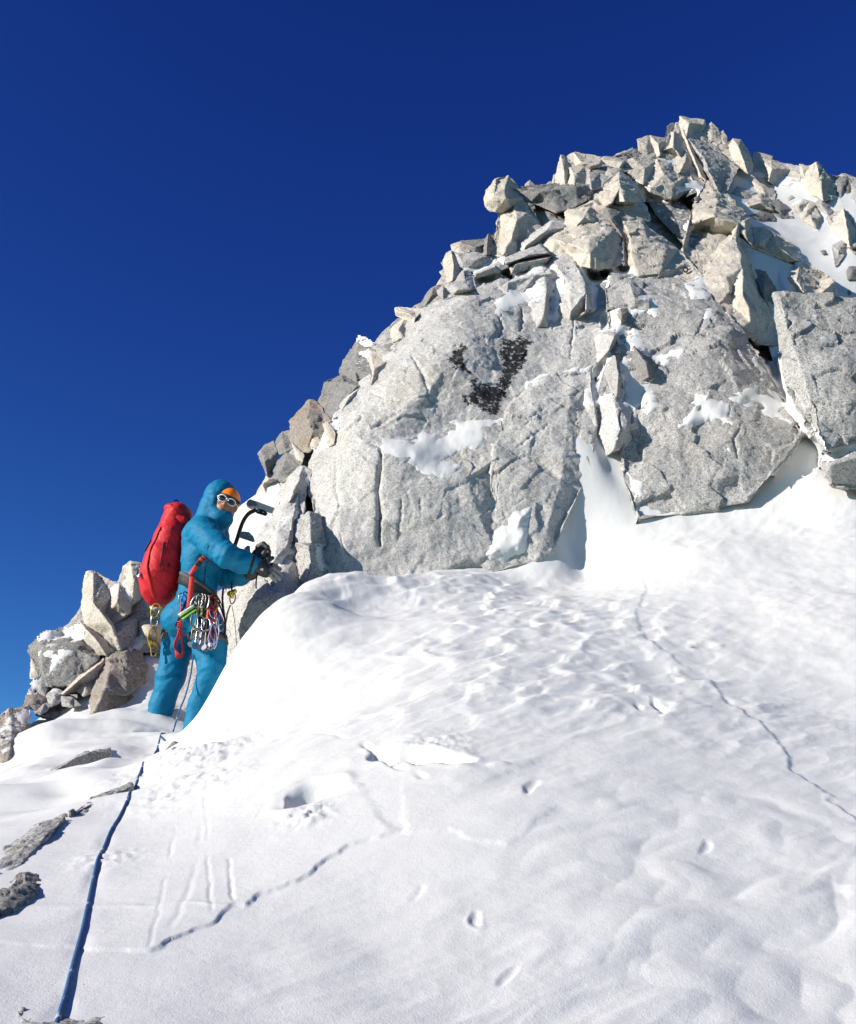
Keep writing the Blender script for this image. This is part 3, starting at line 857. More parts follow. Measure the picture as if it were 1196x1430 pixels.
R('rock_block', 'upright grey block with square top left of the brown sided block', 'F',
  [(-30, 130), (100, 85), (180, 110), (192, 230), (150, 330), (152, 520), (60, 520), (0, 420)], [[(100, 100, -4), (130, 240, -12), (110, 420, -12)]], mat='slab', o=-4)
R('rock_block', 'squat pale block with notched top under the snowy step of the face', 'F',
  [(490, 620), (540, 560), (620, 540), (690, 560), (682, 620), (610, 725), (520, 790)], [[(560, 580, -6), (640, 600, -16), (600, 700, -8)]], mat='slab', o=-6)
R('small_rock', 'thumb sized rock tip balanced on top of the narrow pillar', 'F', [(608, 735), (680, 628), (722, 670), (722, 722), (620, 772)], mat='slab', o=-10)
R('small_rock', 'little rusty brown rock sticking up from the snowy step', 'F', [(640, 440), (690, 385), (762, 390), (745, 480), (700, 512)], [[(690, 390, -4), (700, 450, -16), (700, 512)]], mat='brown', o=-8)
R('rock_block', 'shaded block face under the ringed block, snow at its foot', 'F', [(500, 215), (560, 190), (650, 185), (700, 350), (600, 400), (485, 395), (500, 290)], [[(560, 220, 6), (600, 380, 4)]], mat='grey', o=6)
R('rock_slab', 'flat topped slab with snow on its corner under the ringed block', 'F', [(640, 190), (700, 140), (830, 150), (900, 200), (905, 320), (920, 440), (760, 410), (690, 350), (655, 260)], [[(760, 200, -10), (800, 310, -16), (900, 330, -12)]], mat='grey', o=-6)

# rocks right beside the climber
R('rock_face', 'low grey rock wall in front of the climber, in his shadow', FACE,
  [(296, 960), (306, 905), (308, 850), (318, 822), (338, 812), (362, 800), (398, 774), (412, 772), (421, 800), (430, 822), (445, 812), (474, 800), (470, 850), (430, 885), (370, 945), (335, 975)],
  [[(338, 822, 0), (345, 880, -8), (350, 930, -8)], [(398, 774, -6), (395, 830, -12), (400, 880, -8)]], mat='slab', th=70, kind='structure', facet=0.8, o=4)
R('rock_block', 'shaded block with a white quartz mark and a snow streak, right of the climber\'s hands', FACE,
  [(409, 766), (415, 759), (438, 756), (446, 764), (449, 794), (458, 806), (440, 818), (427, 822), (421, 812), (415, 784)], [[(415, 759, -4), (432, 765, -14), (436, 800, -16), (427, 820, -8)]], mat='grey', o=-6, soft=3)
R('rock_block', 'upright shaded block with a straight right edge above the hands', FACE,
  [(408, 745), (411, 727), (419, 720), (432, 716), (447, 719), (452, 737), (455, 762), (438, 759), (415, 762)], [[(432, 716, -4), (434, 740, -12), (436, 760, -10)]], mat='grey', o=-2, soft=3)
R('rock_slab', 'sloping sunlit slab behind the ice axe', FACE,
  [(350, 790), (356, 760), (366, 737), (380, 717), (395, 703), (415, 692), (428, 686), (426, 708), (416, 719), (410, 750), (406, 775), (394, 785), (377, 790)],
  [[(395, 703, -2), (388, 740, -12), (385, 780, -8)], [(415, 692, 2), (410, 720, -8), (402, 760, -8)]], mat='slab', o=4, th=60)
R('rock_slab', 'pale slab tilted left above the ice axe, snow patch on its left', 'E',
  [(190, 1250), (240, 1180), (330, 1065), (395, 1040), (460, 1080), (435, 1150), (410, 1260), (330, 1300), (240, 1370), (150, 1420), (120, 1360)], [[(395, 1040, 0), (350, 1180, -14), (300, 1300, -10)]], mat='slab', o=6, th=60)
R('small_rock', 'pale rock lump on the skyline just right of the climber\'s hood', 'E',
  [(20, 1420), (20, 1300), (40, 1260), (70, 1210), (90, 1170), (140, 1090), (230, 1150), (250, 1180), (150, 1190), (120, 1260), (80, 1400)], [[(90, 1180, -4), (130, 1150, -10)]], mat='cream', o=8)

R('snow_gully', None, 'p', [(310, 800), (318, 740), (328, 712), (351, 707), (362, 697), (372, 684), (388, 668), (396, 678), (394, 694), (383, 704), (370, 712), (362, 745), (356, 800)], mat=SNOW, o=8, th=30, kind='structure', L=5, pad=0, facet=0.1, rough=0.3, ed=4, smooth_it=3, drape=True)

# ------------------------------------------------------------------ left skyline of the face
GL = 'blocks on the left skyline of the ridge'
R('boulder', 'dark snow streaked block topmost in the left skyline cluster', 'E', [(815, 72), (920, 100), (960, 130), (905, 200), (925, 400), (885, 435), (810, 425), (690, 345), (683, 300), (720, 220), (780, 130)],
  [[(820, 80, 2), (800, 200, 0), (800, 300, -12), (690, 320, 2)], [(800, 300, -12), (915, 330, -6)], [(800, 300, -12), (850, 420, 20)]], mat='dark', group=GL, o=10, dust=0.42, rd=0)
R('rock_block', 'sunlit cream block leaning on the dark snow streaked block', 'E', [(885, 225), (900, 150), (1000, 220), (1040, 240), (960, 390), (920, 410), (915, 330)], [[(900, 150, 0), (940, 300, -10), (920, 410, 0)]], group=GL, o=2)
R('small_rock', 'grey wedge on the skyline between the cream block and the pale face', 'E', [(920, 132), (970, 118), (1065, 150), (1080, 105), (1070, 200), (1020, 240), (985, 210)], group=GL, mat='grey', o=10)
R('boulder', 'overhanging grey block with a snow band across its middle', 'E', [(560, 410), (590, 395), (700, 355), (810, 405), (875, 440), (790, 480), (700, 580), (650, 650), (610, 705), (515, 570), (560, 460)],
  [[(570, 402, 0), (700, 400, -8), (800, 430, -6)], [(545, 500, 4), (680, 520, 2), (760, 480, 0)]], mat='dark', group=GL, o=8, dust=0.38)
R('boulder', 'rusty brown rounded boulder in the left skyline cluster', 'E', [(300, 700), (370, 620), (450, 542), (512, 560), (540, 640), (610, 700), (570, 780), (480, 860), (450, 930), (375, 925), (305, 850)],
  [[(450, 560, 0), (430, 680, -12), (470, 760, -10), (430, 900, 6)]], mat='brown', group=GL, o=2)
R('rock_block', 'small dark block between the rusty boulder and the lowest skyline block', 'E', [(185, 865), (240, 780), (300, 768), (310, 850), (335, 890), (275, 935), (220, 955), (190, 930)], mat='dark', group=GL, o=8)
R('boulder', 'dark block lowest on the left skyline with a bright left rim', 'E', [(62, 945), (110, 880), (175, 852), (205, 930), (195, 1000), (155, 1095), (132, 1115), (80, 1000)], [[(85, 930, 0), (110, 1000, -12), (132, 1110, -4)]], mat='dark', group=GL, o=2)
R('rock_block', 'dark speckled block under the lowest skyline block', 'E', [(150, 1085), (205, 1000), (280, 935), (400, 1000), (375, 1045), (270, 1120), (250, 1165), (180, 1135)], mat='dark', group=GL, o=0)
R('rock_flake', 'thin sunlit flake beneath the rusty boulder', 'E', [(318, 865), (410, 955), (395, 1005), (350, 985)], group=GL, o=-4, facet=.5)
R('rock_flake', 'cream upright flake beside the snow patch on the left skyline', 'E', [(553, 720), (592, 708), (645, 790), (635, 865), (590, 885), (570, 800)], group=GL, o=-8)
R('small_rock', 'small pale rock sunk in snow below the cream flake', 'E', [(445, 812), (500, 798), (535, 850), (495, 905), (450, 885)], group=GL, o=-4)
R('rock_flake', 'thin ledge of pale rock where the overhanging block meets the face', 'E', [(680, 575), (740, 500), (840, 440), (880, 445), (780, 520), (700, 610)], group=GL, mat='slab', o=-4)
R('rock_flake', 'pointed sliver of rock sticking out to the left of the face', 'D', [(78, 660), (100, 652), (240, 690), (300, 672), (240, 750), (225, 785), (150, 738), (88, 722)], [[(90, 690, -4), (180, 705, -10), (235, 740, -4)]], group=GL, mat='cream', o=2)
R('rock_block', 'pale block with a dark hollow under the pointed sliver', 'D', [(38, 830), (140, 758), (180, 765), (228, 800), (218, 845), (150, 905), (92, 930), (60, 940), (38, 900)], [[(140, 770, 0), (100, 840, -10), (150, 860, 6)]], group=GL, mat='cream', o=2)
R('small_rock', 'tiny rock on the skyline left of the block with the dark hollow', 'D', [(-30, 980), (0, 962), (45, 955), (50, 1010), (0, 1050)], group=GL, mat='dark', o=4)

# ledges and blocks between the pale face and the balanced boulder
GM = 'blocks on the shoulder below the balanced boulder'
R('rock_spike', 'small sharp horn on the skyline left of the balanced boulder', 'D', [(850, 48), (888, 75), (882, 110), (918, 150), (885, 205), (810, 215), (803, 150), (828, 90)], [[(850, 50, 0), (840, 150, -12), (840, 205, -4)]], group=GM, mat='dark', o=2)
R('rock_slab', 'dark tilted slab leaning against the small sharp horn', 'D', [(625, 103), (690, 130), (760, 127), (832, 84), (808, 150), (800, 195), (740, 195), (675, 165)], [[(650, 120, 0), (740, 150, -8), (810, 130, 0)]], group=GM, mat='dark', o=6)
R('rock_block', 'square lit block at the left end of the shoulder skyline', 'D', [(542, 130), (620, 108), (665, 150), (695, 182), (650, 205), (590, 195), (553, 185)], group=GM, o=2)
R('boulder', 'cream block with a bright left face on the shoulder skyline', 'D', [(497, 215), (540, 188), (575, 245), (625, 345), (592, 395), (550, 425), (500, 445), (483, 330), (473, 270)], [[(540, 190, 2), (560, 300, -12), (550, 425, 0)]], group=GM, o=-2)
R('small_rock', 'rusty chip left of the cream block on the shoulder', 'D', [(452, 280), (487, 262), (488, 330)], group=GM, mat='brown', o=8)
R('small_rock', 'pale chip below the rusty chip on the shoulder skyline', 'D', [(443, 355), (482, 333), (492, 372), (460, 388)], group=GM, o=8)
R('boulder', 'grey mottled block behind the cream block on the shoulder', 'D', [(545, 195), (650, 200), (745, 192), (855, 222), (905, 232), (830, 295), (670, 345), (620, 345), (575, 250)], [[(600, 215, 0), (640, 270, -10), (760, 250, -12)]], group=GM, mat='grey', o=2)
R('rock_flake', 'pale plate dropping from the shoulder below the cream block', 'D', [(485, 360), (503, 450), (430, 470), (415, 470), (455, 415)], group=GM, o=6)
R('boulder', 'dark undercut rock on the skyline above the pale face', 'D', [(390, 488), (452, 462), (438, 545), (380, 595), (330, 638), (276, 645), (320, 570), (355, 510)], [[(390, 490, 0), (370, 560, -8), (330, 630, 0)]], group=GM, mat='dark', o=6)
R('boulder', 'row of three rounded grey lumps above the pale face', 'D', [(428, 512), (480, 470), (560, 428), (640, 338), (690, 350), (722, 400), (692, 440), (745, 490), (690, 525), (560, 545), (480, 585), (430, 535)],
  [[(480, 500, -10), (530, 520, 4), (560, 470, -6), (600, 500, -10)], [(640, 360, -6), (650, 430, -4), (690, 500, -10)]], group=GM, mat='grey', o=-4)
R('rock_slab', 'flat grey ledge between two bands of snow, upper left end of the ledges', 'D', [(735, 372), (900, 295), (945, 358), (930, 365), (760, 405)], [[(760, 375, -6), (900, 320, -10)]], group=GM, mat='grey', o=-6)
R('rock_slab', 'dark edged slab above the snow bands left of the big cracked block', 'B', [(120, 850), (190, 830), (430, 728), (455, 745), (512, 812), (420, 832), (240, 880), (215, 895), (170, 850)], [[(190, 838, -4), (430, 745, -6)], [(200, 870, -12), (360, 815, -16), (490, 800, -12)]], group=GM, mat='grey', o=-6)
R('rock_slab', 'low slab between snow bands right below the dark edged slab', 'B', [(225, 905), (280, 858), (515, 825), (470, 882), (360, 905), (240, 940)], [[(270, 880, -6), (480, 840, -10)]], group=GM, mat='grey', o=-10)
R('small_rock', 'little grey block on the snow band left of the low slab', 'B', [(95, 890), (170, 838), (218, 895), (130, 935)], group=GM, mat='grey', o=-12)
R('rock_slab', 'broad step of pale rock with dark notched right end above the lichen', 'B', [(110, 1100), (125, 1050), (215, 1000), (330, 960), (470, 905), (540, 930), (550, 1000), (490, 1015), (310, 1085), (250, 1060), (200, 1110), (130, 1150)],
  [[(215, 1010, -4), (400, 960, -12), (520, 950, -10)]], group=GM, mat='slab', o=-2)

# ------------------------------------------------------------------ balanced boulder and the blocks around it
GB = 'large blocks on the upper left shoulder'
R('boulder', 'pale head shaped block jutting out over the sky', 'B', [(122, 265), (140, 278), (208, 240), (268, 300), (245, 330), (315, 400), (240, 480), (165, 500), (115, 487), (75, 492), (38, 450), (45, 345)],
  [[(208, 240, 4), (180, 330, -16), (190, 400, -20), (165, 500, 10)], [(122, 265, 2), (110, 380, -14), (190, 400, -20)]], group=GB, o=-14)
R('boulder', 'tapering pale pedestal under the head shaped block', 'B', [(215, 465), (310, 390), (360, 480), (445, 612), (345, 665), (292, 705), (272, 795), (160, 820), (98, 808), (142, 700), (158, 590), (143, 505)],
  [[(250, 440, -4), (270, 560, -16), (230, 700, -14), (160, 820, 0)], [(310, 390, 4), (340, 520, -8), (345, 665, 2)]], group=GB, o=-2)
R('boulder', 'long dark boulder lying across the gap with a lit top edge', 'B', [(225, 322), (370, 325), (540, 318), (640, 298), (720, 283), (805, 300), (818, 350), (790, 412), (700, 458), (560, 503), (480, 472), (380, 432), (305, 400)],
  [[(235, 330, 6), (450, 352, -16), (545, 340, -18), (700, 312, -18), (800, 315, 0)], [(420, 420, 6), (560, 440, 2), (700, 400, 0)]], mat='dark', group=GB, o=-10, rd=0)
R('small_rock', 'small pointed rock peeping over the long dark boulder', 'B', [(333, 300), (365, 270), (425, 328), (335, 330)], group=GB, o=12)
R('rock_block', 'added dark rock giving the shade at the back of the cave under the long boulder', 'B', [(400, 420), (640, 450), (640, 610), (430, 615)], mat='dark', group=GB, o=34)  # added block; its dark colour makes the inside of the cave look shaded
R('rock_block', 'upright slab with a bright left side and shaded top right', 'B', [(590, 92), (622, 100), (695, 172), (655, 190), (645, 300), (560, 315), (555, 240)], [[(592, 95, 2), (615, 200, -12), (620, 300, -4)]], group=GB, o=2)
R('rock_flake', 'thin sliver standing left of the upright slab', 'B', [(538, 232), (560, 228), (560, 320), (522, 322)], group=GB, o=10)
R('boulder', 'long cream block along the skyline right of the upright slab', 'B', [(640, 100), (695, 68), (780, 110), (885, 103), (898, 130), (865, 185), (800, 195), (700, 165)], [[(695, 72, 2), (740, 140, -12), (860, 150, -10)]], group=GB, o=6)
R('rock_block', 'flat cream plate with a shadowed underside on the skyline', 'B', [(888, 120), (912, 98), (1050, 123), (1055, 150), (1080, 185), (1010, 185), (900, 148)], [[(900, 120, 0), (1040, 140, -10)]], group=GB, o=4)
R('rock_block', 'block with a dark front and a bright left side in front of the upright slab', 'B', [(653, 180), (760, 173), (803, 195), (772, 288), (690, 302), (635, 305), (650, 220)], [[(660, 182, 2), (690, 240, -14), (690, 302, -6)]], mat='cream', group=GB, o=-8)
R('rock_block', 'grey wedge resting on the right end of the long dark boulder', 'B', [(798, 215), (870, 218), (965, 260), (880, 325), (820, 338), (772, 292)], [[(800, 220, 0), (810, 290, -12), (820, 335, -4)]], group=GB, mat='grey', o=-8)
R('small_rock', 'dark triangular stone under the flat cream plate', 'B', [(795, 205), (860, 178), (920, 168), (918, 222), (870, 218)], mat='dark', group=GB, o=6)
R('small_rock', 'bright cream stone below the flat cream plate', 'B', [(935, 190), (1030, 183), (1000, 238), (960, 250), (915, 228)], group=GB, o=0)
R('boulder', 'huge cream pyramid block in the middle of the upper shoulder', 'B', [(1010, 213), (1085, 258), (1150, 340), (1180, 420), (1210, 480), (1240, 560), (1196, 560), (1150, 512), (1050, 450), (962, 435), (908, 465), (885, 582), (760, 612), (640, 618), (628, 500), (820, 452), (835, 418), (860, 380), (945, 290)],
  [[(1010, 213, 4), (1020, 330, -20), (960, 435, -14)], [(1150, 345, 0), (1050, 425, -24), (1020, 330, -20)], [(835, 418, 0), (760, 540, -14), (700, 612, 0)]], group=GB, o=-4, th=60)
R('rock_block', 'shadowed grey block with snow on top, in the cleft below the huge cream pyramid', 'B', [(905, 470), (965, 432), (1060, 470), (1145, 560), (1130, 585), (1050, 580), (1065, 700), (1092, 885), (1035, 880), (1030, 700), (960, 605), (885, 545)],
  [[(930, 470, 0), (960, 560, -10), (1040, 680, -6), (1050, 870, 0)]], mat='dark', group=GB, o=4, dust=0.35)
R('boulder', 'big pitted cream block with rounded bottom below the huge pyramid', 'B', [(458, 710), (640, 608), (740, 588), (880, 588), (965, 612), (1035, 700), (1042, 872), (950, 905), (800, 915), (700, 895), (650, 800), (520, 825)],
  [[(740, 590, 0), (790, 690, -22), (800, 800, -22), (800, 910, 0)], [(790, 690, -22), (960, 640, -8)], [(560, 700, -8), (680, 740, -20), (790, 690, -22)]], group=GB, o=-8, th=60)
R('rock_block', 'pale smooth block between the pedestal and the big pitted block', 'B', [(478, 600), (520, 566), (612, 573), (622, 612), (480, 695), (330, 795), (285, 775), (298, 700), (345, 665)], [[(520, 570, 0), (480, 640, -12), (340, 740, -8)]], group=GB, mat='slab', o=-2)
R('boulder', 'four sided block bearing a small black ring', 'C', [(50, 385), (180, 388), (232, 460), (310, 482), (420, 570), (482, 660), (582, 740), (520, 778), (440, 778), (330, 758), (260, 758), (150, 742), (100, 662), (93, 560), (83, 470)],
  [[(60, 388, 4), (100, 475, -10), (110, 600, -10), (150, 740, 0)], [(180, 388, 2), (218, 500, -20), (340, 565, -20), (300, 720, -10), (270, 758, 0)]], group=GB, o=-12, th=55, mat='cream')

# ------------------------------------------------------------------ the spike, the cleft and the ochre block
GC = 'large blocks round the dark cleft'
R('rock_spike', 'tall sharp rock spike with a sunlit left face and dark right face', 'C', [(800, 472, 0), (845, 555, 10), (920, 680, 24), (1000, 860, 36), (1060, 1060, 40), (1085, 1200, 40), (950, 1200, 18), (900, 1050, -6), (780, 1068, 0), (788, 950), (778, 845), (690, 940), (610, 872), (522, 832), (585, 727), (690, 568)],
  [[(800, 472, 0), (848, 690, -22), (850, 880, -26), (890, 960, -18), (900, 1050, -6)], [(690, 568, 8), (740, 760, -8), (770, 845, -6)]], group=GC, o=-10, th=70)
R('rock_spike', 'ochre topped block with a shadowed lower half right of the cleft', 'C', [(605, 103), (655, 120), (752, 262), (855, 312), (895, 358), (830, 420), (815, 470), (790, 480), (700, 570), (585, 725), (440, 600), (520, 480), (500, 400), (518, 290), (575, 180)],
  [[(518, 290, -4), (660, 345, -14), (810, 402, -10)], [(620, 120, 4), (680, 240, -8), (660, 345, -14)], [(600, 450, 40), (680, 540, 44), (760, 470, 36)], [(520, 480, 40), (585, 720, 44)]], group=GC, o=0, th=70, rd=0)
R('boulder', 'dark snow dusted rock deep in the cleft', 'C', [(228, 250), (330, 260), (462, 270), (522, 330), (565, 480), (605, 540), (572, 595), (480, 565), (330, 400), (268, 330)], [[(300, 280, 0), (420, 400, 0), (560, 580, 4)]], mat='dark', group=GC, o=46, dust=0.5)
R('rock_block', 'cream block with a small white top at the foot of the spike', 'C', [(745, 600), (880, 360), (902, 520), (905, 545), (825, 470)][::-1], group=GC, o=8)
R('rock_block', 'pale pointed block right of the ochre topped block with a dark right side', 'R', [(143, 612), (235, 568), (242, 600), (212, 672), (250, 745), (222, 722), (150, 655)], [[(200, 590, -10), (205, 670, -8)]], group=GC, o=-2)
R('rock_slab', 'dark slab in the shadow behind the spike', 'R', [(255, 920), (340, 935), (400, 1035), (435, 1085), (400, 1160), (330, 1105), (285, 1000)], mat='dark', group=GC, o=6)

# ------------------------------------------------------------------ summit pile
GS = 'blocks piled on the summit'
R('boulder', 'topmost block of the summit pile', 'A', [(495, 63), (600, 83), (668, 88), (678, 130), (650, 168), (600, 165), (590, 225), (548, 262), (516, 215), (492, 150)], [[(497, 65, 2), (560, 112, -10), (540, 215, 0)], [(560, 112, -10), (660, 120, 0)]], group=GS, pad=3.0, o=-2, L=2.4)
R('rock_flake', 'tall thin flake along the left edge of the big summit slab', 'A', [(512, 195), (562, 230), (622, 400), (662, 450), (678, 548), (628, 522), (588, 440), (543, 320)], [[(520, 200, 0), (590, 380, -8), (640, 500, -6)]], group=GS, pad=3.0, o=-2, L=2.4)
R('rock_slab', 'big grey slab leaning under the summit pile with a bright left edge', 'A', [(568, 260), (650, 263), (760, 338), (862, 400), (945, 470), (885, 502), (832, 590), (865, 640), (800, 665), (758, 605), (680, 485), (663, 420), (608, 360)],
  [[(570, 262, 4), (690, 400, -14), (722, 500, -16), (782, 615, -10)]], mat='grey', group=GS, pad=3.0, o=-6, L=2.6, ed=10)
R('rock_block', 'upright cream block at the right shoulder of the summit pile', 'A', [(698, 195), (700, 150), (745, 118), (792, 165), (818, 240), (780, 270), (738, 242)], group=GS, pad=3.0, o=0, L=2.4)
R('rock_block', 'flat stone under the upright cream block of the summit', 'A', [(608, 193), (692, 188), (742, 240), (700, 258), (640, 252)], group=GS, pad=3.0, o=-2, L=2.4)
R('small_rock', 'little stone at the right end of the summit pile', 'A', [(813, 205), (836, 183), (862, 225), (857, 282), (820, 303), (812, 245)], group=GS, pad=3.0, o=2, L=2.4)
R('rock_block', 'dark block low on the right of the summit pile', 'A', [(838, 302), (870, 268), (920, 273), (908, 322), (862, 350), (838, 338)], mat='dark', group=GS, pad=3.0, o=4, L=2.4)
R('rock_spike', 'cream pinnacle just right of the summit pile', 'A', [(928, 256), (987, 260), (1042, 350), (1070, 430), (1068, 472), (1030, 500), (980, 445), (935, 405), (915, 355), (858, 352), (898, 310)], [[(930, 258, 0), (965, 310, -12), (1000, 400, -12), (1030, 497, -4)]], group=GS, pad=3.0, o=-2, L=2.6)
R('boulder', 'square cream block at the far left of the summit pile', 'A', [(138, 250), (215, 226), (248, 275), (290, 365), (215, 368), (148, 330)], group=GS, pad=3.0, o=0, L=2.4)
R('rock_block', 'wedge between the far left block and the ridged block of the summit', 'A', [(246, 223), (362, 245), (368, 275), (332, 355), (290, 365), (252, 280)], [[(250, 230, 0), (300, 280, -8), (310, 350, -4)]], group=GS, pad=3.0, o=2, L=2.4)
R('rock_slab', 'tall slab with rounded top left in the summit pile', 'A', [(378, 150), (405, 128), (450, 140), (442, 185), (420, 205), (400, 262), (365, 312), (353, 300), (363, 250), (390, 185)], mat='dark', group=GS, pad=3.0, o=0, L=2.4)
R('rock_block', 'small block between the rounded slab and the topmost block', 'A', [(452, 123), (497, 118), (502, 195), (490, 252), (470, 215), (432, 202)], group=GS, pad=3.0, o=-1, L=2.4)
R('boulder', 'ridged block in the middle of the summit pile, left side bright and lower side dark', 'A', [(412, 200), (442, 195), (503, 290), (535, 352), (475, 373), (353, 325), (400, 280)], [[(430, 200, 0), (425, 300, -12), (480, 370, -2)], [(425, 300, -12), (355, 322, 2)]], group=GS, pad=3.0, o=-4, L=2.4)
R('rock_slab', 'long low stone under the far left block of the summit', 'A', [(175, 375), (280, 360), (338, 385), (325, 412), (260, 415), (178, 402)], group=GS, pad=3.0, o=-2, L=2.4)
R('rock_block', 'rounded stone right of the long low summit stone', 'A', [(338, 360), (380, 333), (455, 365), (432, 418), (350, 432), (318, 405)], group=GS, pad=3.0, o=-2, L=2.4)
R('boulder', 'knobbly pale block below the ridged block of the summit', 'A', [(438, 412), (530, 348), (568, 400), (575, 440), (600, 545), (520, 505), (440, 515), (408, 450)], [[(530, 352, 2), (520, 430, -12), (480, 505, -4)]], group=GS, pad=3.0, o=-4, L=2.6)
R('boulder', 'pale boulder below the summit pile with a shaded lower right side', 'A', [(288, 420), (400, 450), (432, 500), (530, 540), (585, 602), (455, 665), (458, 702), (400, 722), (240, 672), (203, 607), (260, 510)], [[(300, 425, 2), (350, 540, -14), (430, 600, -14), (455, 662, 0)], [(350, 540, -14), (250, 640, -2)]], group=GS, pad=3.0, o=-6, th=40, L=2.6)
R('boulder', 'large pale block left of the summit pile on the skyline', 'A', [(28, 430), (60, 410), (180, 403), (268, 415), (278, 450), (230, 535), (190, 593), (138, 583), (60, 505)], [[(100, 410, 0), (180, 480, -12), (170, 590, 0)]], group=GS, pad=3.0, o=0, L=2.6)
R('rock_slab', 'thin pale slab running down right below the knobbly block', 'A', [(468, 510), (560, 498), (605, 548), (695, 625), (642, 635), (560, 565)], group=GS, pad=3.0, o=-2, L=2.4)
R('small_rock', 'small pale stone in the snow hollow below the summit', 'A', [(553, 695), (598, 600), (648, 622), (642, 655)], group=GS, pad=3.0, o=-4, L=2.4)

# ------------------------------------------------------------------ right gully
GR = 'rocks in the snow gully on the right'
R('rock_block', 'flat cap of dark rock on top of the broad gully block', 'R', [(262, 120), (285, 110), (388, 140), (382, 168), (300, 168), (262, 195)], mat='cream', group=GR, dY=0.35, o=2)
R('boulder', 'broad block on the skyline above the snow gully, dark right half', 'R', [(243, 195), (300, 160), (430, 178), (512, 230), (580, 270), (572, 310), (500, 345), (400, 335), (340, 295), (250, 265)], [[(380, 172, 0), (385, 230, -14), (365, 310, -6)]], group=GR, dY=0.35, o=-2)
R('rock_spike', 'cream pyramid with a long crack on the right skyline', 'R', [(600, 330), (612, 270), (640, 220), (688, 183), (712, 190), (745, 232), (795, 302), (820, 425), (740, 445), (660, 395)], [[(690, 185, 0), (718, 290, -14), (735, 440, -4)]], group=GR, dY=0.35, o=-6, cracks=[([(1150, 232), (1143, 252), (1136, 266)], 1.2, 6)])
R('rock_flake', 'sliver standing against the left side of the cream pyramid', 'R', [(578, 198), (602, 198), (640, 220), (612, 300), (585, 300)], group=GR, dY=0.35, o=2)
R('boulder', 'dark cracked boulder right of the cream pyramid', 'R', [(808, 340), (850, 288), (905, 282), (938, 322), (932, 385), (870, 462), (815, 425)], mat='dark', group=GR, dY=0.35, o=2, cracks=[([(1186, 250), (1180, 270), (1176, 280)], 1.2, 5)])
R('boulder', 'grey boulder cut by the right picture edge on the skyline', 'R', [(928, 320), (966, 308), (1040, 320), (1050, 470), (966, 475), (928, 432)], mat='grey', group=GR, dY=0.35, o=2)
R('boulder', 'tan block half buried in the snow below the broad gully block', 'R', [(248, 312), (290, 283), (355, 320), (412, 392), (402, 435), (340, 422), (283, 372)], group=GR, dY=0.35, o=-6)
R('rock_slab', 'flat tan stone lying in the snow left of the tan block', 'R', [(118, 392), (150, 348), (272, 390), (210, 435)], group=GR, dY=0.35, o=-4)
R('rock_block', 'pale block with a dark lower edge under the tan block', 'R', [(208, 462), (312, 398), (382, 450), (388, 522), (300, 495), (230, 485)], [[(310, 402, 0), (310, 460, -10), (385, 505, -2)]], group=GR, dY=0.35, o=-6)
R('rock_block', 'dark shaded block right of the pale block with a dark lower edge', 'R', [(368, 450), (430, 438), (522, 500), (535, 565), (450, 565), (388, 532)], mat='dark', group=GR, dY=0.35, o=-4)
R('rock_slab', 'dark cracked stone in the shadow at the head of the lower gully', 'R', [(235, 550), (340, 508), (402, 550), (415, 590), (300, 580)], mat='dark', group=GR, dY=0.35, o=-2)
R('small_rock', 'tiny stone in sunlit snow at the middle of the gully', 'R', [(478, 430), (520, 408), (548, 425), (500, 450)], group=GR, dY=0.35, o=-2)
R('rock_block', 'lit tan block left of the twin dark faced blocks in the gully', 'R', [(518, 490), (600, 438), (645, 450), (592, 535), (540, 515)], group=GR, dY=0.35, o=-6)
R('rock_block', 'tan wedge in the middle of the gully group', 'R', [(585, 532), (650, 453), (692, 470), (645, 565), (600, 575)], group=GR, dY=0.35, o=-8)
R('rock_block', 'pointed block with dark base lowest in the gully group', 'R', [(590, 575), (650, 540), (690, 498), (722, 560), (692, 635), (640, 605)], group=GR, dY=0.35, o=-10)
R('rock_slab', 'slanting slab leaning right under the cream pyramid', 'R', [(678, 470), (730, 418), (805, 520), (772, 545), (710, 492)], group=GR, dY=0.35, mat='grey', o=-6)
R('boulder', 'large tan boulder with a diagonal crack near the right edge', 'R', [(755, 570), (800, 528), (850, 540), (880, 508), (932, 590), (962, 650), (1035, 700), (1020, 765), (920, 765), (850, 692), (790, 622)], [[(880, 510, 0), (900, 620, -14), (920, 760, -2)]], group=GR, dY=0.35, o=-6)
R('rock_flake', 'thin dark blade of rock upright in the shadowed snow', 'R', [(798, 760), (860, 723), (892, 730), (888, 812), (842, 882), (823, 892), (838, 812)], mat='grey', group=GR, dY=0.35, o=-6)
R('small_rock', 'sliver of rock at the right edge beside the thin dark blade', 'R', [(918, 770), (1000, 758), (1000, 825), (950, 812)], mat='dark', group=GR, dY=0.35, o=-2)
R('boulder', 'dark round stone in shadowed snow at the right edge', 'R', [(898, 930), (920, 898), (966, 898), (1005, 930), (970, 985), (908, 988)], mat='dark', group=GR, dY=0.35, o=-6)
R('small_rock', 'tiny dark stone on shadowed snow in mid gully', 'R', [(718, 790), (750, 783), (768, 815), (735, 818)], mat='dark', group=GR, dY=0.35, o=-4)
R('small_rock', 'tiny dark stone lowest in the shadowed gully', 'R', [(902, 1070), (920, 1058), (938, 1085), (913, 1098)], mat='dark', group=GR, dY=0.35, o=-4)
R('boulder', 'long pale block lying down the gully with a dark upper end', 'R', [(225, 640), (320, 628), (402, 668), (455, 720), (545, 758), (565, 830), (600, 875), (500, 865), (400, 805), (350, 775), (245, 765), (235, 700)], [[(320, 632, 2), (310, 740, -12)], [(402, 668, 0), (420, 760, -12), (560, 850, -6)]], group=GR, dY=0.35, o=-8)
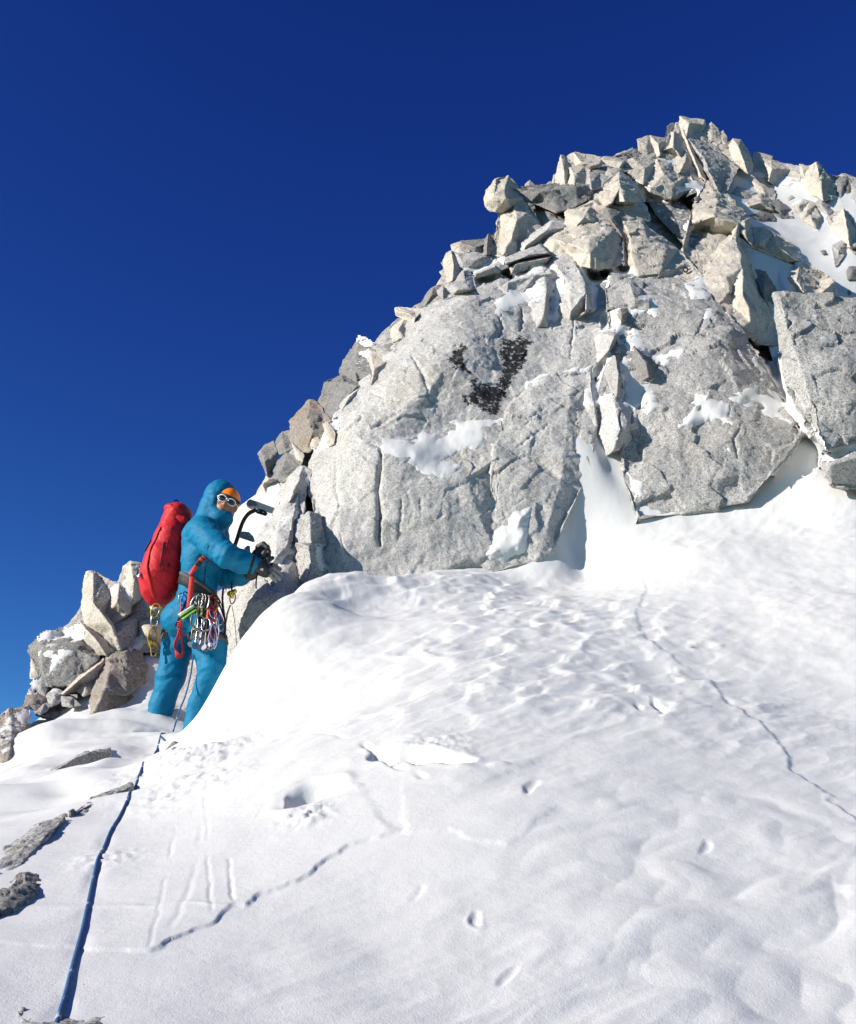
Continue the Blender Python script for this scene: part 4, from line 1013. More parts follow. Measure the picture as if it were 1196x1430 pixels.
R('boulder', 'big angular block with a lit flat top and dark lower right face', 'R', [(495, 990), (555, 880), (640, 888), (732, 950), (812, 1000), (845, 1175), (740, 1195), (640, 1145), (555, 1060)],
  [[(580, 890, 0), (560, 1000, -12), (650, 1142, -18)], [(650, 1142, -18), (812, 1000, -14)]], group=GR, dY=0.35, o=-10, th=45)

R('snow_gully', None, 'p', [(1004, 262), (1012, 248), (1020, 236), (1060, 245), (1100, 252), (1140, 262), (1160, 264), (1196, 262), (1330, 278), (1500, 318), (1760, 440), (1700, 600), (1340, 470), (1196, 445), (1110, 430), (1112, 560), (1098, 560), (1086, 490), (1078, 452), (1066, 410), (1050, 370), (1036, 330), (1030, 300), (1008, 285)],
  mat=SNOW, o=2, dY=0.35, th=50, kind='structure', L=6, pad=0, facet=0.1, rough=0.3, ed=4, smooth_it=3, drape=True)

# ------------------------------------------------------------------ left ridge below the climber
GD = 'rocks on the ridge left of the climber'
R('rock_spike', 'tall leaning spire with a bright left edge on the left ridge', 'G', [(578, 140), (600, 133), (650, 143), (782, 220), (742, 300), (702, 420), (762, 500), (812, 665), (720, 592), (560, 472), (548, 330), (558, 230)],
  [[(625, 145, 0), (622, 340, -14), (740, 490, -16), (800, 650, -4)]], group=GD, mat='cream', o=-8, th=60)
R('rock_block', 'upper block of the left ridge beside the backpack', 'G', [(825, 102), (870, 72), (935, 78), (960, 100), (960, 300), (885, 345), (800, 240), (785, 212), (840, 180)], [[(870, 80, 2), (890, 200, -12), (885, 340, -2)]], group=GD, o=6, mat='cream')
R('rock_block', 'wedge shaped block between the spire and the upper ridge block', 'G', [(790, 220), (885, 330), (862, 412), (740, 495), (698, 420), (740, 300)], [[(795, 230, -2), (780, 340, -14), (850, 410, -4)]], group=GD, o=-4, mat='cream')
R('boulder', 'grey pitted block below the backpack on the left ridge', 'G', [(878, 332), (930, 280), (1100, 300), (1500, 260), (1540, 420), (1100, 440), (930, 465), (858, 420)], group=GD, mat='grey', o=8)
R('boulder', 'pale flat faced block behind the yellow slings', 'G', [(803, 470), (930, 460), (1100, 440), (1560, 400), (1560, 700), (1100, 640), (940, 605), (870, 655), (830, 665), (813, 560)], group=GD, mat='cream', o=2)
R('rock_flake', 'rusty brown recess stone between spire and flat faced block', 'G', [(740, 492), (802, 465), (832, 665), (770, 610)], group=GD, mat='brown', o=8)
R('rock_slab', 'slanting slab under the foot of the leaning spire', 'G', [(542, 475), (620, 532), (722, 600), (805, 665), (720, 698), (660, 690), (548, 572)], [[(560, 500, -4), (660, 610, -12), (710, 690, -2)]], group=GD, mat='cream', o=-10)
R('boulder', 'large block with a snow patch across its face and snow on its top', 'G', [(187, 630), (270, 573), (400, 568), (545, 575), (662, 685), (655, 745), (560, 805), (480, 895), (320, 902), (278, 820), (268, 720), (208, 692)],
  [[(270, 575, 0), (290, 640, -12), (275, 760, -8), (320, 895, 6)], [(290, 640, -12), (500, 640, -10), (655, 720, -4)]], group=GD, mat='dark', o=-4, th=70, dust=0.42)
R('rock_block', 'small block jutting left under the snow topped block', 'G', [(207, 708), (265, 728), (280, 825), (230, 852), (202, 842)], group=GD, mat='cream', o=4)
R('small_rock', 'pale stone in the dark gap below the snow topped block', 'G', [(238, 880), (280, 835), (325, 902), (300, 962), (250, 935)], group=GD, mat='grey', o=4)
R('boulder', 'rusty dark rock at the skyline under the snow topped block', 'G', [(160, 1030), (180, 958), (230, 938), (315, 980), (300, 1040), (245, 1060)], group=GD, mat='brown', o=0)
R('rock_flake', 'long pale flake slanting between the two largest ridge boulders', 'G', [(415, 945), (500, 858), (685, 722), (695, 765), (630, 865), (540, 895), (440, 955)], [[(440, 935, -4), (560, 830, -10), (680, 740, -2)]], group=GD, mat='cream', o=-10)
R('boulder', 'big rusty streaked boulder left of the climber\'s legs', 'G', [(720, 690), (830, 658), (940, 678), (985, 780), (962, 870), (850, 965), (855, 1060), (750, 1090), (610, 1120), (598, 1000), (638, 850)],
  [[(740, 690, 0), (730, 800, -14), (690, 950, -18), (620, 1100, -8)], [(830, 660, 0), (850, 800, -12), (850, 960, -4)]], group=GD, mat='brown', o=-12, th=60, dust=0.36)
R('small_rock', 'small cream rock on the snow beside the big rusty boulder', 'G', [(518, 932), (550, 853), (635, 878), (612, 945), (560, 965)], group=GD, mat='cream', o=-10)
R('small_rock', 'smooth oval stone lying on the snow of the left ridge', 'G', [(412, 965), (490, 973), (542, 1025), (490, 1043), (418, 1032)], group=GD, mat='grey', o=-14, facet=.3)
R('boulder', 'pale broken rock between the snow topped block and the oval stone', 'G', [(308, 960), (370, 908), (435, 940), (412, 1005), (340, 1040)], group=GD, mat='grey', o=0, dust=0.5)
R('small_rock', 'pale stone half under snow right of the rusty dark rock', 'G', [(238, 1070), (300, 1008), (345, 1020), (312, 1065), (270, 1090)], group=GD, mat='grey', o=-4)
R('boulder', 'weathered boulder at the left picture edge with small snow patches', 'G', [(-120, 1300), (-60, 1160), (0, 1135), (60, 1058), (180, 1038), (205, 1250), (185, 1325), (150, 1380), (60, 1400), (0, 1420), (-100, 1460)], [[(60, 1060, 0), (80, 1200, -16), (60, 1390, -6)], [(180, 1042, 4), (170, 1200, -8)]], group=GD, mat='brown', o=-6, th=60, dust=0.5)
R('rock_block', 'pale cracked rock right of the weathered boulder', 'G', [(155, 1400), (200, 1288), (270, 1248), (278, 1380), (200, 1420)], group=GD, mat='grey', o=-6, dust=0.5)
R('small_rock', 'wedge of rock poking from the snow above the thin strip of rock', 'G', [(328, 1200), (440, 1148), (505, 1125), (425, 1200), (445, 1245), (360, 1275)], group=GD, mat='grey', o=-14)
R('bedrock', None, 'p', [(48, 1000), (52, 975), (62, 908), (118, 895), (124, 830), (160, 850), (178, 812), (215, 806), (240, 830), (330, 830), (330, 965), (200, 965), (110, 1020)], mat='grey', o=34, th=90, kind='structure', L=8, pad=0)
R('small_rock', 'small snowy rock behind the large snow topped block', 'G', [(478, 512), (540, 458), (562, 500), (550, 540), (500, 530)], group=GD, mat='grey', o=10)
# ------------------------------------------------------------------ snow lying in the hollows and on the ledges of the rock
class Relief:
    """depth of the nearest rock along each line of sight, on a 2 pixel lattice, from the rocks built above"""
    x0, y0, st = -60, 100, 2.0
    w, h = 680, 560
    def __init__(self):
        self.D = np.full((self.h, self.w), 1e9)
        for V in ALL_ROCK_V:
            fx, fy = proj(V)
            i = np.round((fy - self.y0) / self.st).astype(int)
            j = np.round((fx - self.x0) / self.st).astype(int)
            k = (i >= 0) & (i < self.h) & (j >= 0) & (j < self.w)
            np.minimum.at(self.D, (i[k], j[k]), V[k, 1])
        for _ in range(3):
            e = np.pad(self.D, 1, constant_values=1e9)
            m = np.min([e[a:a + self.h, b:b + self.w] for a in range(3) for b in range(3)], 0)
            self.D = np.where(self.D > 1e8, m, self.D)
RELIEF = Relief()

def snow_patch(frame, poly, bulge=3.0, w=10.0, blur=9, back=0.0):
    x0, y0, k = FR[frame]
    poly = [(x0 + a * k, y0 + b * k) for a, b in poly]
    st = RELIEF.st
    xs = [p[0] for p in poly]; ys = [p[1] for p in poly]
    j0, j1 = int((min(xs) - RELIEF.x0) / st) - 6, int((max(xs) - RELIEF.x0) / st) + 8
    i0, i1 = int((min(ys) - RELIEF.y0) / st) - 6, int((max(ys) - RELIEF.y0) / st) + 8
    j0, i0 = max(j0, 0), max(i0, 0)
    j1, i1 = min(j1, RELIEF.w), min(i1, RELIEF.h)
    D0 = RELIEF.D[i0:i1, j0:j1].copy()
    n, m = D0.shape
    jj, ii = np.meshgrid(np.arange(j0, j1), np.arange(i0, i1))
    px, py = (RELIEF.x0 + jj * st).ravel(), (RELIEF.y0 + ii * st).ravel()
    q = np.stack([px, py, 0 * px], -1)
    px2, py2 = px + 3.4 * fbm(q / 11.0, 4, 201, 0.65), py + 3.4 * fbm(q / 11.0, 4, 207, 0.65)
    ins = in_poly(px2, py2, poly)
    d, _, _ = seg_dist(px2, py2, poly, True)
    sd = np.where(ins, d, -d).reshape(n, m)
    ok = (D0 < 1e8)
    if not (ok & (sd > -3)).any():
        return
    fillv = np.median(D0[ok & (sd > -6)])
    Df = np.where(ok, D0, fillv)
    S = Df.copy()
    for _ in range(blur):
        e = np.pad(S, 1, mode='edge')
        S = sum(e[a:a + n, b:b + m] for a in range(3) for b in range(3)) / 9
        S = np.where(sd > -4, S, Df)
    s = Df / FPX
    t = sstep(-3, w, sd)
    D = np.where(sd > 0, S, 0.5 * S + 0.5 * Df) + s * (4.0 * (1 - sstep(-5, 2.5, sd)) - (min(bulge, 4.5) if w < 16 else bulge) * t + back) \
        + s * 1.2 * fbm(q / 16.0, 3, 211).reshape(n, m)
    use = (sd > -4.5) & ok
    P3 = Pn(px.astype(float), py.astype(float), D.ravel())
    idx = np.arange(n * m).reshape(n, m)
    c = use[:-1, :-1] & use[1:, :-1] & use[1:, 1:] & use[:-1, 1:]
    F = np.stack([idx[1:, :-1], idx[1:, 1:], idx[:-1, 1:], idx[:-1, :-1]], -1)[c]
    if len(F) < 2:
        return
    u, inv = np.unique(F, return_inverse=True)
    V = P3[u]
    F = inv.reshape(-1, 4)
    c0 = V.mean(0)
    ob = link('snow_patch', mesh_np('snow_patch', V - c0, F, SNOW), None, c0)
    tag(ob, kind='structure')

for fr, poly, kw in [
    ('p', [(534, 613), (575, 614), (594, 602), (607, 604), (610, 613), (642, 596), (623, 588), (699, 587), (685, 608), (683, 622), (645, 628), (616, 643), (645, 651), (623, 669), (594, 664), (575, 650), (550, 637), (535, 632)], dict(bulge=8, w=12)),
    ('p', [(1078, 662), (1100, 632), (1122, 604), (1140, 606), (1152, 628), (1146, 648), (1110, 672)], dict(back=-10, bulge=8)),
    ('p', [(588, 572), (612, 566), (607, 576)], {}),
    ('F', [(-20, 945), (160, 882), (150, 912), (60, 950), (-20, 968)], {}), ('F', [(275, 868), (372, 842), (300, 874)], dict(bulge=4)),
    ('F', [(375, 860), (470, 812), (610, 735), (590, 800), (530, 910), (480, 915), (470, 870)], {}),
    ('F', [(415, 1030), (480, 930), (525, 925), (525, 1020), (620, 1045), (580, 1100), (480, 1125), (415, 1120)], {}),
    ('F', [(705, 790), (740, 740), (765, 830), (800, 930), (880, 960), (1000, 900), (940, 1000), (960, 1080), (1000, 1120), (920, 1190), (880, 1200), (850, 1110), (790, 1150), (705, 1110), (722, 1040), (712, 900)], {}),
    ('F', [(680, 640), (800, 590), (860, 660), (920, 690), (1050, 710), (1200, 670), (1200, 715), (1100, 780), (1030, 820), (900, 740), (800, 670), (740, 690)], {}),
    ('F', [(535, 560), (545, 410), (640, 400), (690, 405), (700, 510), (760, 510), (850, 490), (830, 560), (800, 600), (690, 565), (640, 540), (600, 545)], {}),
    ('F', [(390, 80), (460, 90), (560, 140), (640, 170), (600, 200), (510, 210), (490, 300), (495, 380), (475, 230), (440, 170)], {}),
    ('F', [(530, 90), (610, 55), (760, 65), (820, 130), (700, 130), (620, 110)], {}),
    ('F', [(765, 405), (905, 390), (860, 425), (780, 422)], {}), ('F', [(900, 325), (945, 330), (995, 430), (940, 460), (910, 420)], {}),
    ('F', [(810, 300), (900, 290), (920, 310), (880, 330), (820, 325)], dict(bulge=3)),
    ('F', [(-10, 240), (130, 190), (140, 220), (60, 260), (-10, 275)], {}), ('F', [(188, 120), (252, 180), (240, 220), (292, 250), (190, 267), (195, 200)], {}),
    ('F', [(183, 280), (217, 300), (212, 420), (198, 490), (160, 522), (170, 400)], {}), ('F', [(-10, 330), (72, 308), (0, 348)], dict(bulge=3)),
    ('D', [(668, 332), (975, 238), (960, 272), (880, 302), (735, 372), (700, 368)], {}),
    ('D', [(678, 448), (760, 400), (920, 360), (1042, 318), (1062, 345), (940, 402), (880, 442), (740, 492)], {}),
    ('D', [(905, 640), (950, 560), (1040, 500), (1120, 545), (1200, 530), (1200, 600), (1110, 640), (1050, 660), (940, 720), (915, 680)], {}),
    ('B', [(252, 945), (380, 900), (462, 888), (472, 905), (330, 965), (255, 982)], {}), ('B', [(100, 950), (225, 903), (232, 935), (150, 962)], {}),
    ('B', [(330, 1135), (400, 1052), (492, 1008), (502, 1062), (400, 1120)], {}),
    ('B', [(740, 690), (800, 680), (780, 697)], dict(bulge=3)), ('B', [(860, 592), (905, 588), (900, 612)], dict(bulge=3)),
    ('C', [(465, 782), (520, 778), (572, 745), (622, 838), (618, 872), (515, 892), (488, 850)], {}),
    ('C', [(405, 170), (480, 135), (540, 120), (570, 160), (530, 215), (480, 230), (420, 215)], dict(back=-4)),
    ('C', [(130, 895), (200, 870), (240, 900), (150, 912)], dict(bulge=3)), ('C', [(600, 980), (640, 965), (645, 990), (600, 1030)], dict(bulge=3)),
    ('c', [(625, 402), (680, 345), (700, 285), (745, 310), (800, 320), (790, 360), (815, 387), (740, 372), (660, 402)], dict(bulge=5)),
    ('c', [(798, 302), (890, 253), (965, 320), (1005, 388), (900, 352), (830, 322)], {}),
    ('c', [(878, 180), (935, 200), (952, 170), (978, 240), (1032, 340), (1062, 400), (1042, 432), (990, 350), (910, 240)], dict(back=-3)),
    ('c', [(830, 490), (865, 452), (872, 520), (840, 537)], dict(bulge=3)), ('c', [(775, 455), (800, 450), (815, 475), (790, 478)], dict(bulge=3)),
    ('c', [(470, 520), (505, 560), (530, 560), (535, 625), (500, 610), (490, 560)], {}),
    ('c', [(1080, 492), (1130, 460), (1240, 425), (1240, 452), (1120, 492)], {}),
    ('c', [(36, 800), (70, 720), (130, 660), (186, 642), (172, 700), (200, 775), (100, 815)], dict(bulge=11, w=18)),
    ('E', [(478, 905), (530, 850), (572, 798), (602, 880), (590, 922), (535, 958)], {}), ('E', [(600, 718), (685, 668), (655, 752), (640, 742)], {}),
    ('E', [(815, 74), (860, 78), (935, 100), (900, 116), (840, 102)], dict(bulge=4)), ('E', [(840, 190), (890, 170), (880, 200)], dict(bulge=3)),
    ('E', [(400, 1180), (440, 1130), (430, 1180)], dict(bulge=4)),
    ('I', [(588, 322), (660, 280), (745, 253), (732, 292), (602, 402)], {}), ('I', [(590, 560), (652, 528), (662, 600), (632, 652), (590, 652)], {}),
    ('I', [(468, 672), (560, 658), (690, 620), (702, 642), (602, 692), (572, 762), (508, 742)], {}), ('I', [(925, 570), (975, 575), (985, 700), (1015, 800), (970, 805), (945, 700)], dict(bulge=3)),
    ('G', [(265, 692), (300, 640), (380, 600), (500, 580), (542, 600), (520, 690), (430, 720), (380, 750), (360, 832), (322, 835), (340, 770), (350, 710), (290, 722)], dict(bulge=4)),
    ('G', [(265, 580), (300, 545), (400, 522), (545, 508), (548, 575), (480, 590), (400, 575)], dict(bulge=10, w=10, back=-3)),
    ('G', [(875, 645), (920, 588), (972, 558), (984, 600), (940, 625)], dict(back=-3)), ('G', [(728, 240), (772, 218), (792, 240), (760, 292)], {}),
    ('G', [(790, 213), (842, 238), (902, 312), (880, 342), (838, 282)], {}), ('G', [(190, 945), (235, 850), (248, 900), (240, 945)], {}),
    ('G', [(122, 1090), (180, 1038), (192, 1100), (160, 1182)], {}), ('G', [(5, 1190), (50, 1158), (75, 1190), (30, 1225)], dict(bulge=4)), ('G', [(820, 800), (910, 780), (905, 800), (830, 822)], dict(bulge=3)),
    ('A', [(440, 665), (520, 630), (582, 608), (562, 692), (520, 722), (460, 702)], dict(back=-3)), ('A', [(358, 432), (425, 420), (432, 432), (370, 447)], dict(bulge=3)),
    ('A', [(-5, 525), (80, 590), (190, 600), (232, 680), (330, 720), (445, 730), (330, 762), (250, 742), (190, 740), (120, 640)], dict(back=-3)),
    ('A', [(340, 750), (420, 760), (500, 800), (480, 815), (400, 790)], dict(bulge=3)), ('A', [(530, 950), (570, 935), (610, 965), (540, 990)], dict(bulge=3)),
    ('R', [(510, 860), (560, 810), (600, 870), (560, 890)], {}), ('R', [(530, 470), (590, 440), (600, 450), (540, 495)], dict(bulge=3)),
]:
    snow_patch(fr, poly, **kw)
# ------------------------------------------------------------------ distance fields: one continuous skin for bodies, clothes and soft things
class Field:
    def __init__(self):
        self.ops = []
        self.lo, self.hi = np.full(3, 1e9), np.full(3, -1e9)
    def _box(self, c, r):
        self.lo = np.minimum(self.lo, np.asarray(c) - r); self.hi = np.maximum(self.hi, np.asarray(c) + r)
    def cone(self, a, b, ra, rb, k=0.03, sy=1.0, sub=False):
        a, b = np.array(a, float), np.array(b, float)
        if not sub:
            self._box(a, ra / min(1, sy) + .01); self._box(b, rb / min(1, sy) + .01)
        S = np.array([1, sy, 1.0])
        def f(p):
            A, B = a * S, b * S
            q = p * S
            e = B - A
            t = np.clip(((q - A) @ e) / (e @ e + 1e-12), 0, 1)
            return np.linalg.norm(q - A - t[:, None] * e, axis=1) - (ra + (rb - ra) * t)
        self.ops.append((f, k, sub)); return self
    def chain(self, pts, rad, k=0.03, sy=1.0):
        for i in range(len(pts) - 1):
            self.cone(pts[i], pts[i + 1], rad[i], rad[i + 1], k, sy)
        return self
    def ell(self, c, r, R=None, k=0.03, sub=False):
        c, r = np.array(c, float), np.array(r, float)
        if not sub: self._box(c, r.max() + .01)
        Rm = np.eye(3) if R is None else np.array(R, float)       # rows are the axes of the ellipsoid
        def f(p):
            q = (p - c) @ Rm.T
            k0 = np.linalg.norm(q / r, axis=1)
            k1 = np.linalg.norm(q / r ** 2, axis=1) + 1e-9
            return k0 * (k0 - 1) / k1
        self.ops.append((f, k, sub)); return self
    def __call__(self, p):
        d = None
        for f, k, sub in self.ops:
            v = f(p)
            if d is None: d = v
            elif sub:
                h = np.clip(0.5 - 0.5 * (d + v) / k, 0, 1)
                d = d * (1 - h) - v * h + k * h * (1 - h)
            else:
                h = np.clip(0.5 + 0.5 * (d - v) / k, 0, 1)
                d = d * (1 - h) + v * h - k * h * (1 - h)
        return d
    def mesh(self, h):
        lo, hi = self.lo - 3 * h, self.hi + 3 * h
        n = np.ceil((hi - lo) / h).astype(int) + 1
        ax = [lo[i] + h * np.arange(n[i]) for i in range(3)]
        G = np.empty(n, np.float32)
        yy, zz = np.meshgrid(ax[1], ax[2], indexing='ij')
        for s in range(0, n[0], 8):
            xs = ax[0][s:s + 8]
            p = np.empty((len(xs),) + yy.shape + (3,))
            p[..., 0] = xs[:, None, None]; p[..., 1] = yy; p[..., 2] = zz
            G[s:s + 8] = self(p.reshape(-1, 3)).reshape(len(xs), *yy.shape)
        S = G < 0
        c = [n[0] - 1, n[1] - 1, n[2] - 1]
        acc = np.zeros(c + [3], np.float32); cnt = np.zeros(c, np.float32)
        cs = [(a, b, d) for a in (0, 1) for b in (0, 1) for d in (0, 1)]
        def g(A, o): return A[o[0]:o[0] + c[0], o[1]:o[1] + c[1], o[2]:o[2] + c[2]]
        for o in cs:
            for axis in range(3):
                if o[axis] == 0:
                    q = list(o); q[axis] = 1
                    m = g(S, o) != g(S, q)
                    a, b = g(G, o), g(G, q)
                    t = np.where(m, a / np.where(m, a - b, 1), 0)
                    for i in range(3):
                        acc[..., i] += np.where(m, o[i] + (t if i == axis else 0), 0)
                    cnt += m
        act = cnt > 0
        vid = np.full(c, -1, np.int64); vid[act] = np.arange(act.sum())
        V = (acc[act] / cnt[act][:, None] + np.argwhere(act)) * h + lo
        Q = []
        for axis in range(3):
            u, w = (axis + 1) % 3, (axis + 2) % 3
            sl0 = [slice(None)] * 3; sl1 = [slice(None)] * 3
            sl0[axis] = slice(0, n[axis] - 1); sl1[axis] = slice(1, n[axis])
            m = S[tuple(sl0)] != S[tuple(sl1)]
            ind = np.argwhere(m)
            ind = ind[(ind[:, u] > 0) & (ind[:, w] > 0) & (ind[:, u] < n[u] - 1) & (ind[:, w] < n[w] - 1)]
            ins = S[tuple(sl0)][tuple(ind.T)]
            def at(du, dw):
                k = ind.copy(); k[:, u] -= du; k[:, w] -= dw
                return vid[tuple(k.T)]
            q = np.stack([at(1, 1), at(0, 1), at(0, 0), at(1, 0)], 1)
            q = np.where(ins[:, None], q, q[:, ::-1])
            Q.append(q[(q >= 0).all(1)])
        F = np.concatenate(Q)
        return V.astype(float), F

def qsplit(F):
    return np.r_[F[:, [0, 1, 2]], F[:, [0, 2, 3]]]

def grad(f, p, e=0.004):
    g = np.stack([f(p + d) - f(p - d) for d in (np.eye(3) * e)], -1)
    return g / (np.linalg.norm(g, axis=-1, keepdims=True) + 1e-9)

def onto(f, p, off=0.0):
    """bring points onto the surface of a field (plus an offset)"""
    p = np.array(p, float)
    for _ in range(12):
        p = p - grad(f, p) * (f(p) - off)[:, None] * 0.9
    return p

def spline(pts, n=40, closed=False):
    p = np.array([tuple(q) for q in pts], float)
    if closed: p = np.r_[p[-1:], p, p[:2]]
    else: p = np.r_[2 * p[:1] - p[1:2], p, 2 * p[-1:] - p[-2:-1]]
    m = len(p) - 3
    out = []
    for t in np.linspace(0, m, n, endpoint=not closed):
        i = min(int(t), m - 1); u = t - i
        a, b, c, d = p[i:i + 4]
        out.append(0.5 * (2 * b + (c - a) * u + (2 * a - 5 * b + 4 * c - d) * u * u + (3 * b - a - 3 * c + d) * u ** 3))
    return np.array(out)

class Bag:
    """collects shapes into one mesh"""
    def __init__(self): self.V, self.F, self.n = [], [], 0
    def add(self, V, F):
        self.V.append(np.asarray(V, float)); self.F += [tuple(int(i) + self.n for i in f) for f in F]; self.n += len(V); return self
    def tube(self, pts, r, seg=8, closed=False, flat=1.0, up=None):
        p = np.asarray(pts, float); n = len(p)
        r = np.broadcast_to(np.asarray(r, float), (n,))
        T = np.roll(p, -1, 0) - np.roll(p, 1, 0) if closed else np.gradient(p, axis=0)
        T /= np.linalg.norm(T, axis=1, keepdims=True) + 1e-12
        u = np.array(up if up is not None else ((0, 0, 1) if abs(T[0, 2]) < 0.9 else (0, 1, 0)), float)
        V = []
        for i in range(n):
            u = u - T[i] * (u @ T[i]); u /= np.linalg.norm(u) + 1e-12
            w = np.cross(T[i], u)
            for k in range(seg):
                a = 2 * math.pi * k / seg
                V.append(p[i] + r[i] * (math.cos(a) * u * flat + math.sin(a) * w))
        F = []
        for i in range(n if closed else n - 1):
            j = (i + 1) % n
            for k in range(seg):
                l = (k + 1) % seg
                F.append((i * seg + k, i * seg + l, j * seg + l, j * seg + k))
        if not closed:
            F += [tuple(range(seg))[::-1], tuple(range((n - 1) * seg, n * seg))]
        return self.add(V, F)
    def band(self, pts, nrm, w, t, closed=False):
        """a strap: width w across, thickness t, lying with its back along the normals"""
        p = np.asarray(pts, float); n = len(p); nrm = np.asarray(nrm, float)
        T = np.roll(p, -1, 0) - np.roll(p, 1, 0) if closed else np.gradient(p, axis=0)
        T /= np.linalg.norm(T, axis=1, keepdims=True) + 1e-12
        S = np.cross(nrm, T); S /= np.linalg.norm(S, axis=1, keepdims=True) + 1e-12
        w = np.broadcast_to(np.asarray(w, float), (n,))[:, None] / 2
        ring = [p - S * w, p + S * w, p + S * w * 0.94 + nrm * t, p + nrm * t * 1.25, p - S * w * 0.94 + nrm * t]
        k = len(ring)
        V = np.stack(ring, 1).reshape(-1, 3)
        F = []
        for i in range(n if closed else n - 1):
            j = (i + 1) % n
            for a in range(k):
                b = (a + 1) % k
                F.append((i * k + a, i * k + b, j * k + b, j * k + a))
        if not closed:
            F += [tuple(range(k))[::-1], tuple(range((n - 1) * k, n * k))]
        return self.add(V, F)
    def box(self, c, ax, half, bev=0.15):
        """a bevelled box: centre, three axes, half sizes"""
        c = np.asarray(c, float); ax = [np.asarray(a, float) / np.linalg.norm(a) for a in ax]
        m = min(half) * bev
        V, F = [], []
        loops = []
        for s in (-1, 1):
            for ins, off in (((m, 0.0), (0.0, m))[::1] if s < 0 else ((0.0, m), (m, 0.0))):
                z = s * (half[2] - off)
                hx, hy = half[0] - ins, half[1] - ins
                q = m
                for x, y in ((-hx + q, -hy), (hx - q, -hy), (hx, -hy + q), (hx, hy - q), (hx - q, hy), (-hx + q, hy), (-hx, hy - q), (-hx, -hy + q)):
                    V.append(c + ax[0] * x + ax[1] * y + ax[2] * z)
        for l in range(3):
            for k in range(8):
                F.append((l * 8 + k, l * 8 + (k + 1) % 8, l * 8 + 8 + (k + 1) % 8, l * 8 + 8 + k))
        F += [tuple(range(8))[::-1], tuple(range(24, 32))]
        return self.add(V, F)
    def disc(self, c, ax, rx, ry, dome=0.0, seg=20):
        c = np.asarray(c, float); ax = [np.asarray(a, float) for a in ax]
        V, F = [c + ax[2] * dome], []
        for rr in (0.5, 1.0):
            for k in range(seg):
                a = 2 * math.pi * k / seg
                V.append(c + ax[0] * rx * rr * math.cos(a) + ax[1] * ry * rr * math.sin(a) + ax[2] * dome * (1 - rr * rr))
        for k in range(seg):
            l = (k + 1) % seg
            F.append((0, 1 + k, 1 + l)); F.append((1 + k, 1 + seg + k, 1 + seg + l, 1 + l))
        V2 = [v - ax[2] * 0.0025 for v in V]; n = len(V)
        F += [tuple(i + n for i in f)[::-1] for f in F]
        for k in range(seg):
            l = (k + 1) % seg
            F.append((1 + seg + k, n + 1 + seg + k, n + 1 + seg + l, 1 + seg + l))
        return self.add(V + V2, F)
    def build(self, name, mat, parent=None, smooth=True):
        V = np.concatenate(self.V)
        me = bpy.data.meshes.new(name)
        off = np.zeros(3) if parent is not None else np.array([V[:, 0].mean(), V[:, 1].mean(), V[:, 2].min()])
        if parent is not None: off = np.array(world_loc(parent))
        me.from_pydata((V - off).tolist(), [], self.F)
        me.polygons.foreach_set('use_smooth', [smooth] * len(me.polygons))
        me.materials.append(mat)
        me.update()
        return link(name, me, parent, None if parent is not None else off)

def world_loc(o):
    v = Vector((0, 0, 0))
    while o is not None:
        v += o.location; o = o.parent
    return v

def field_part(name, f, h, mat, parent=None, disp=None, smooth=1, attr=None):
    V, F = f.mesh(h)
    T = qsplit(F)
    if smooth: V = laplace(V, T, smooth, 0.5)
    if disp is not None:
        N = vnormals(V, T)
        V = V + N * disp(V, N)[:, None]
    off = np.array(world_loc(parent)) if parent is not None else np.array([V[:, 0].mean(), V[:, 1].mean(), V[:, 2].min()])
    me = mesh_np(name, V - off, F, mat)
    if attr:
        for k, fn in attr.items(): fattr(me, k, fn(V))
    return link(name, me, parent, None if parent is not None else off)

# ------------------------------------------------------------------ cloth and hardware materials
M_SUIT = plain('blue_down_suit', (0.001, 0.145, 0.285), 0.62, 0, 0.18, 0.25, 90.0)
M_RED = plain('red_pack_nylon', (0.50, 0.012, 0.020), 0.58, 0, 0.25, 0.2, 80.0)
M_REDSTRAP = plain('red_webbing', (0.50, 0.022, 0.022), 0.6, 0, 0.3, 0.3, 300.0)
M_BLACK = plain('black_webbing', (0.018, 0.018, 0.021), 0.6, 0, 0.3, 0.3, 250.0)
M_GREY = plain('grey_padding', (0.085, 0.085, 0.09), 0.75, 0, 0.3, 0.3, 200.0)
M_SKIN = plain('weathered_skin', (0.30, 0.14, 0.095), 0.5, 0, 0.4, 0.15, 120.0)
M_LIP = plain('lips', (0.26, 0.09, 0.07), 0.5)
M_ORANGE = plain('orange_helmet', (0.85, 0.20, 0.012), 0.4, 0, 0.5)
M_WHITE = plain('white_plastic', (0.75, 0.75, 0.74), 0.35)
M_LENS = plain('dark_lens', (0.012, 0.011, 0.012), 0.08, 0, 0.8)
M_STEEL = plain('bright_alloy', (0.42, 0.43, 0.45), 0.33, 1.0)
M_AXE = plain('scratched_axe_steel', (0.42, 0.41, 0.40), 0.55, 0.15)
M_DARKSTEEL = plain('dark_steel', (0.20, 0.19, 0.18), 0.4, 0.8)
M_GOLD = plain('gold_alloy', (0.72, 0.50, 0.06), 0.3, 0.7)
M_LIME = plain('lime_sling', (0.30, 0.62, 0.05), 0.55)
M_PURPLE = plain('lilac_sling', (0.36, 0.25, 0.52), 0.6)
M_PINK = plain('dusty_pink_sling', (0.45, 0.20, 0.24), 0.6)
M_OCHRE = plain('ochre_cord', (0.36, 0.24, 0.055), 0.65, 0, 0.3, 0.3, 300.0)
M_REDCORD = plain('red_cord', (0.55, 0.035, 0.04), 0.6, 0, 0.3, 0.3, 300.0)
M_BLUEALLOY = plain('blue_alloy', (0.02, 0.14, 0.62), 0.3, 0.6)
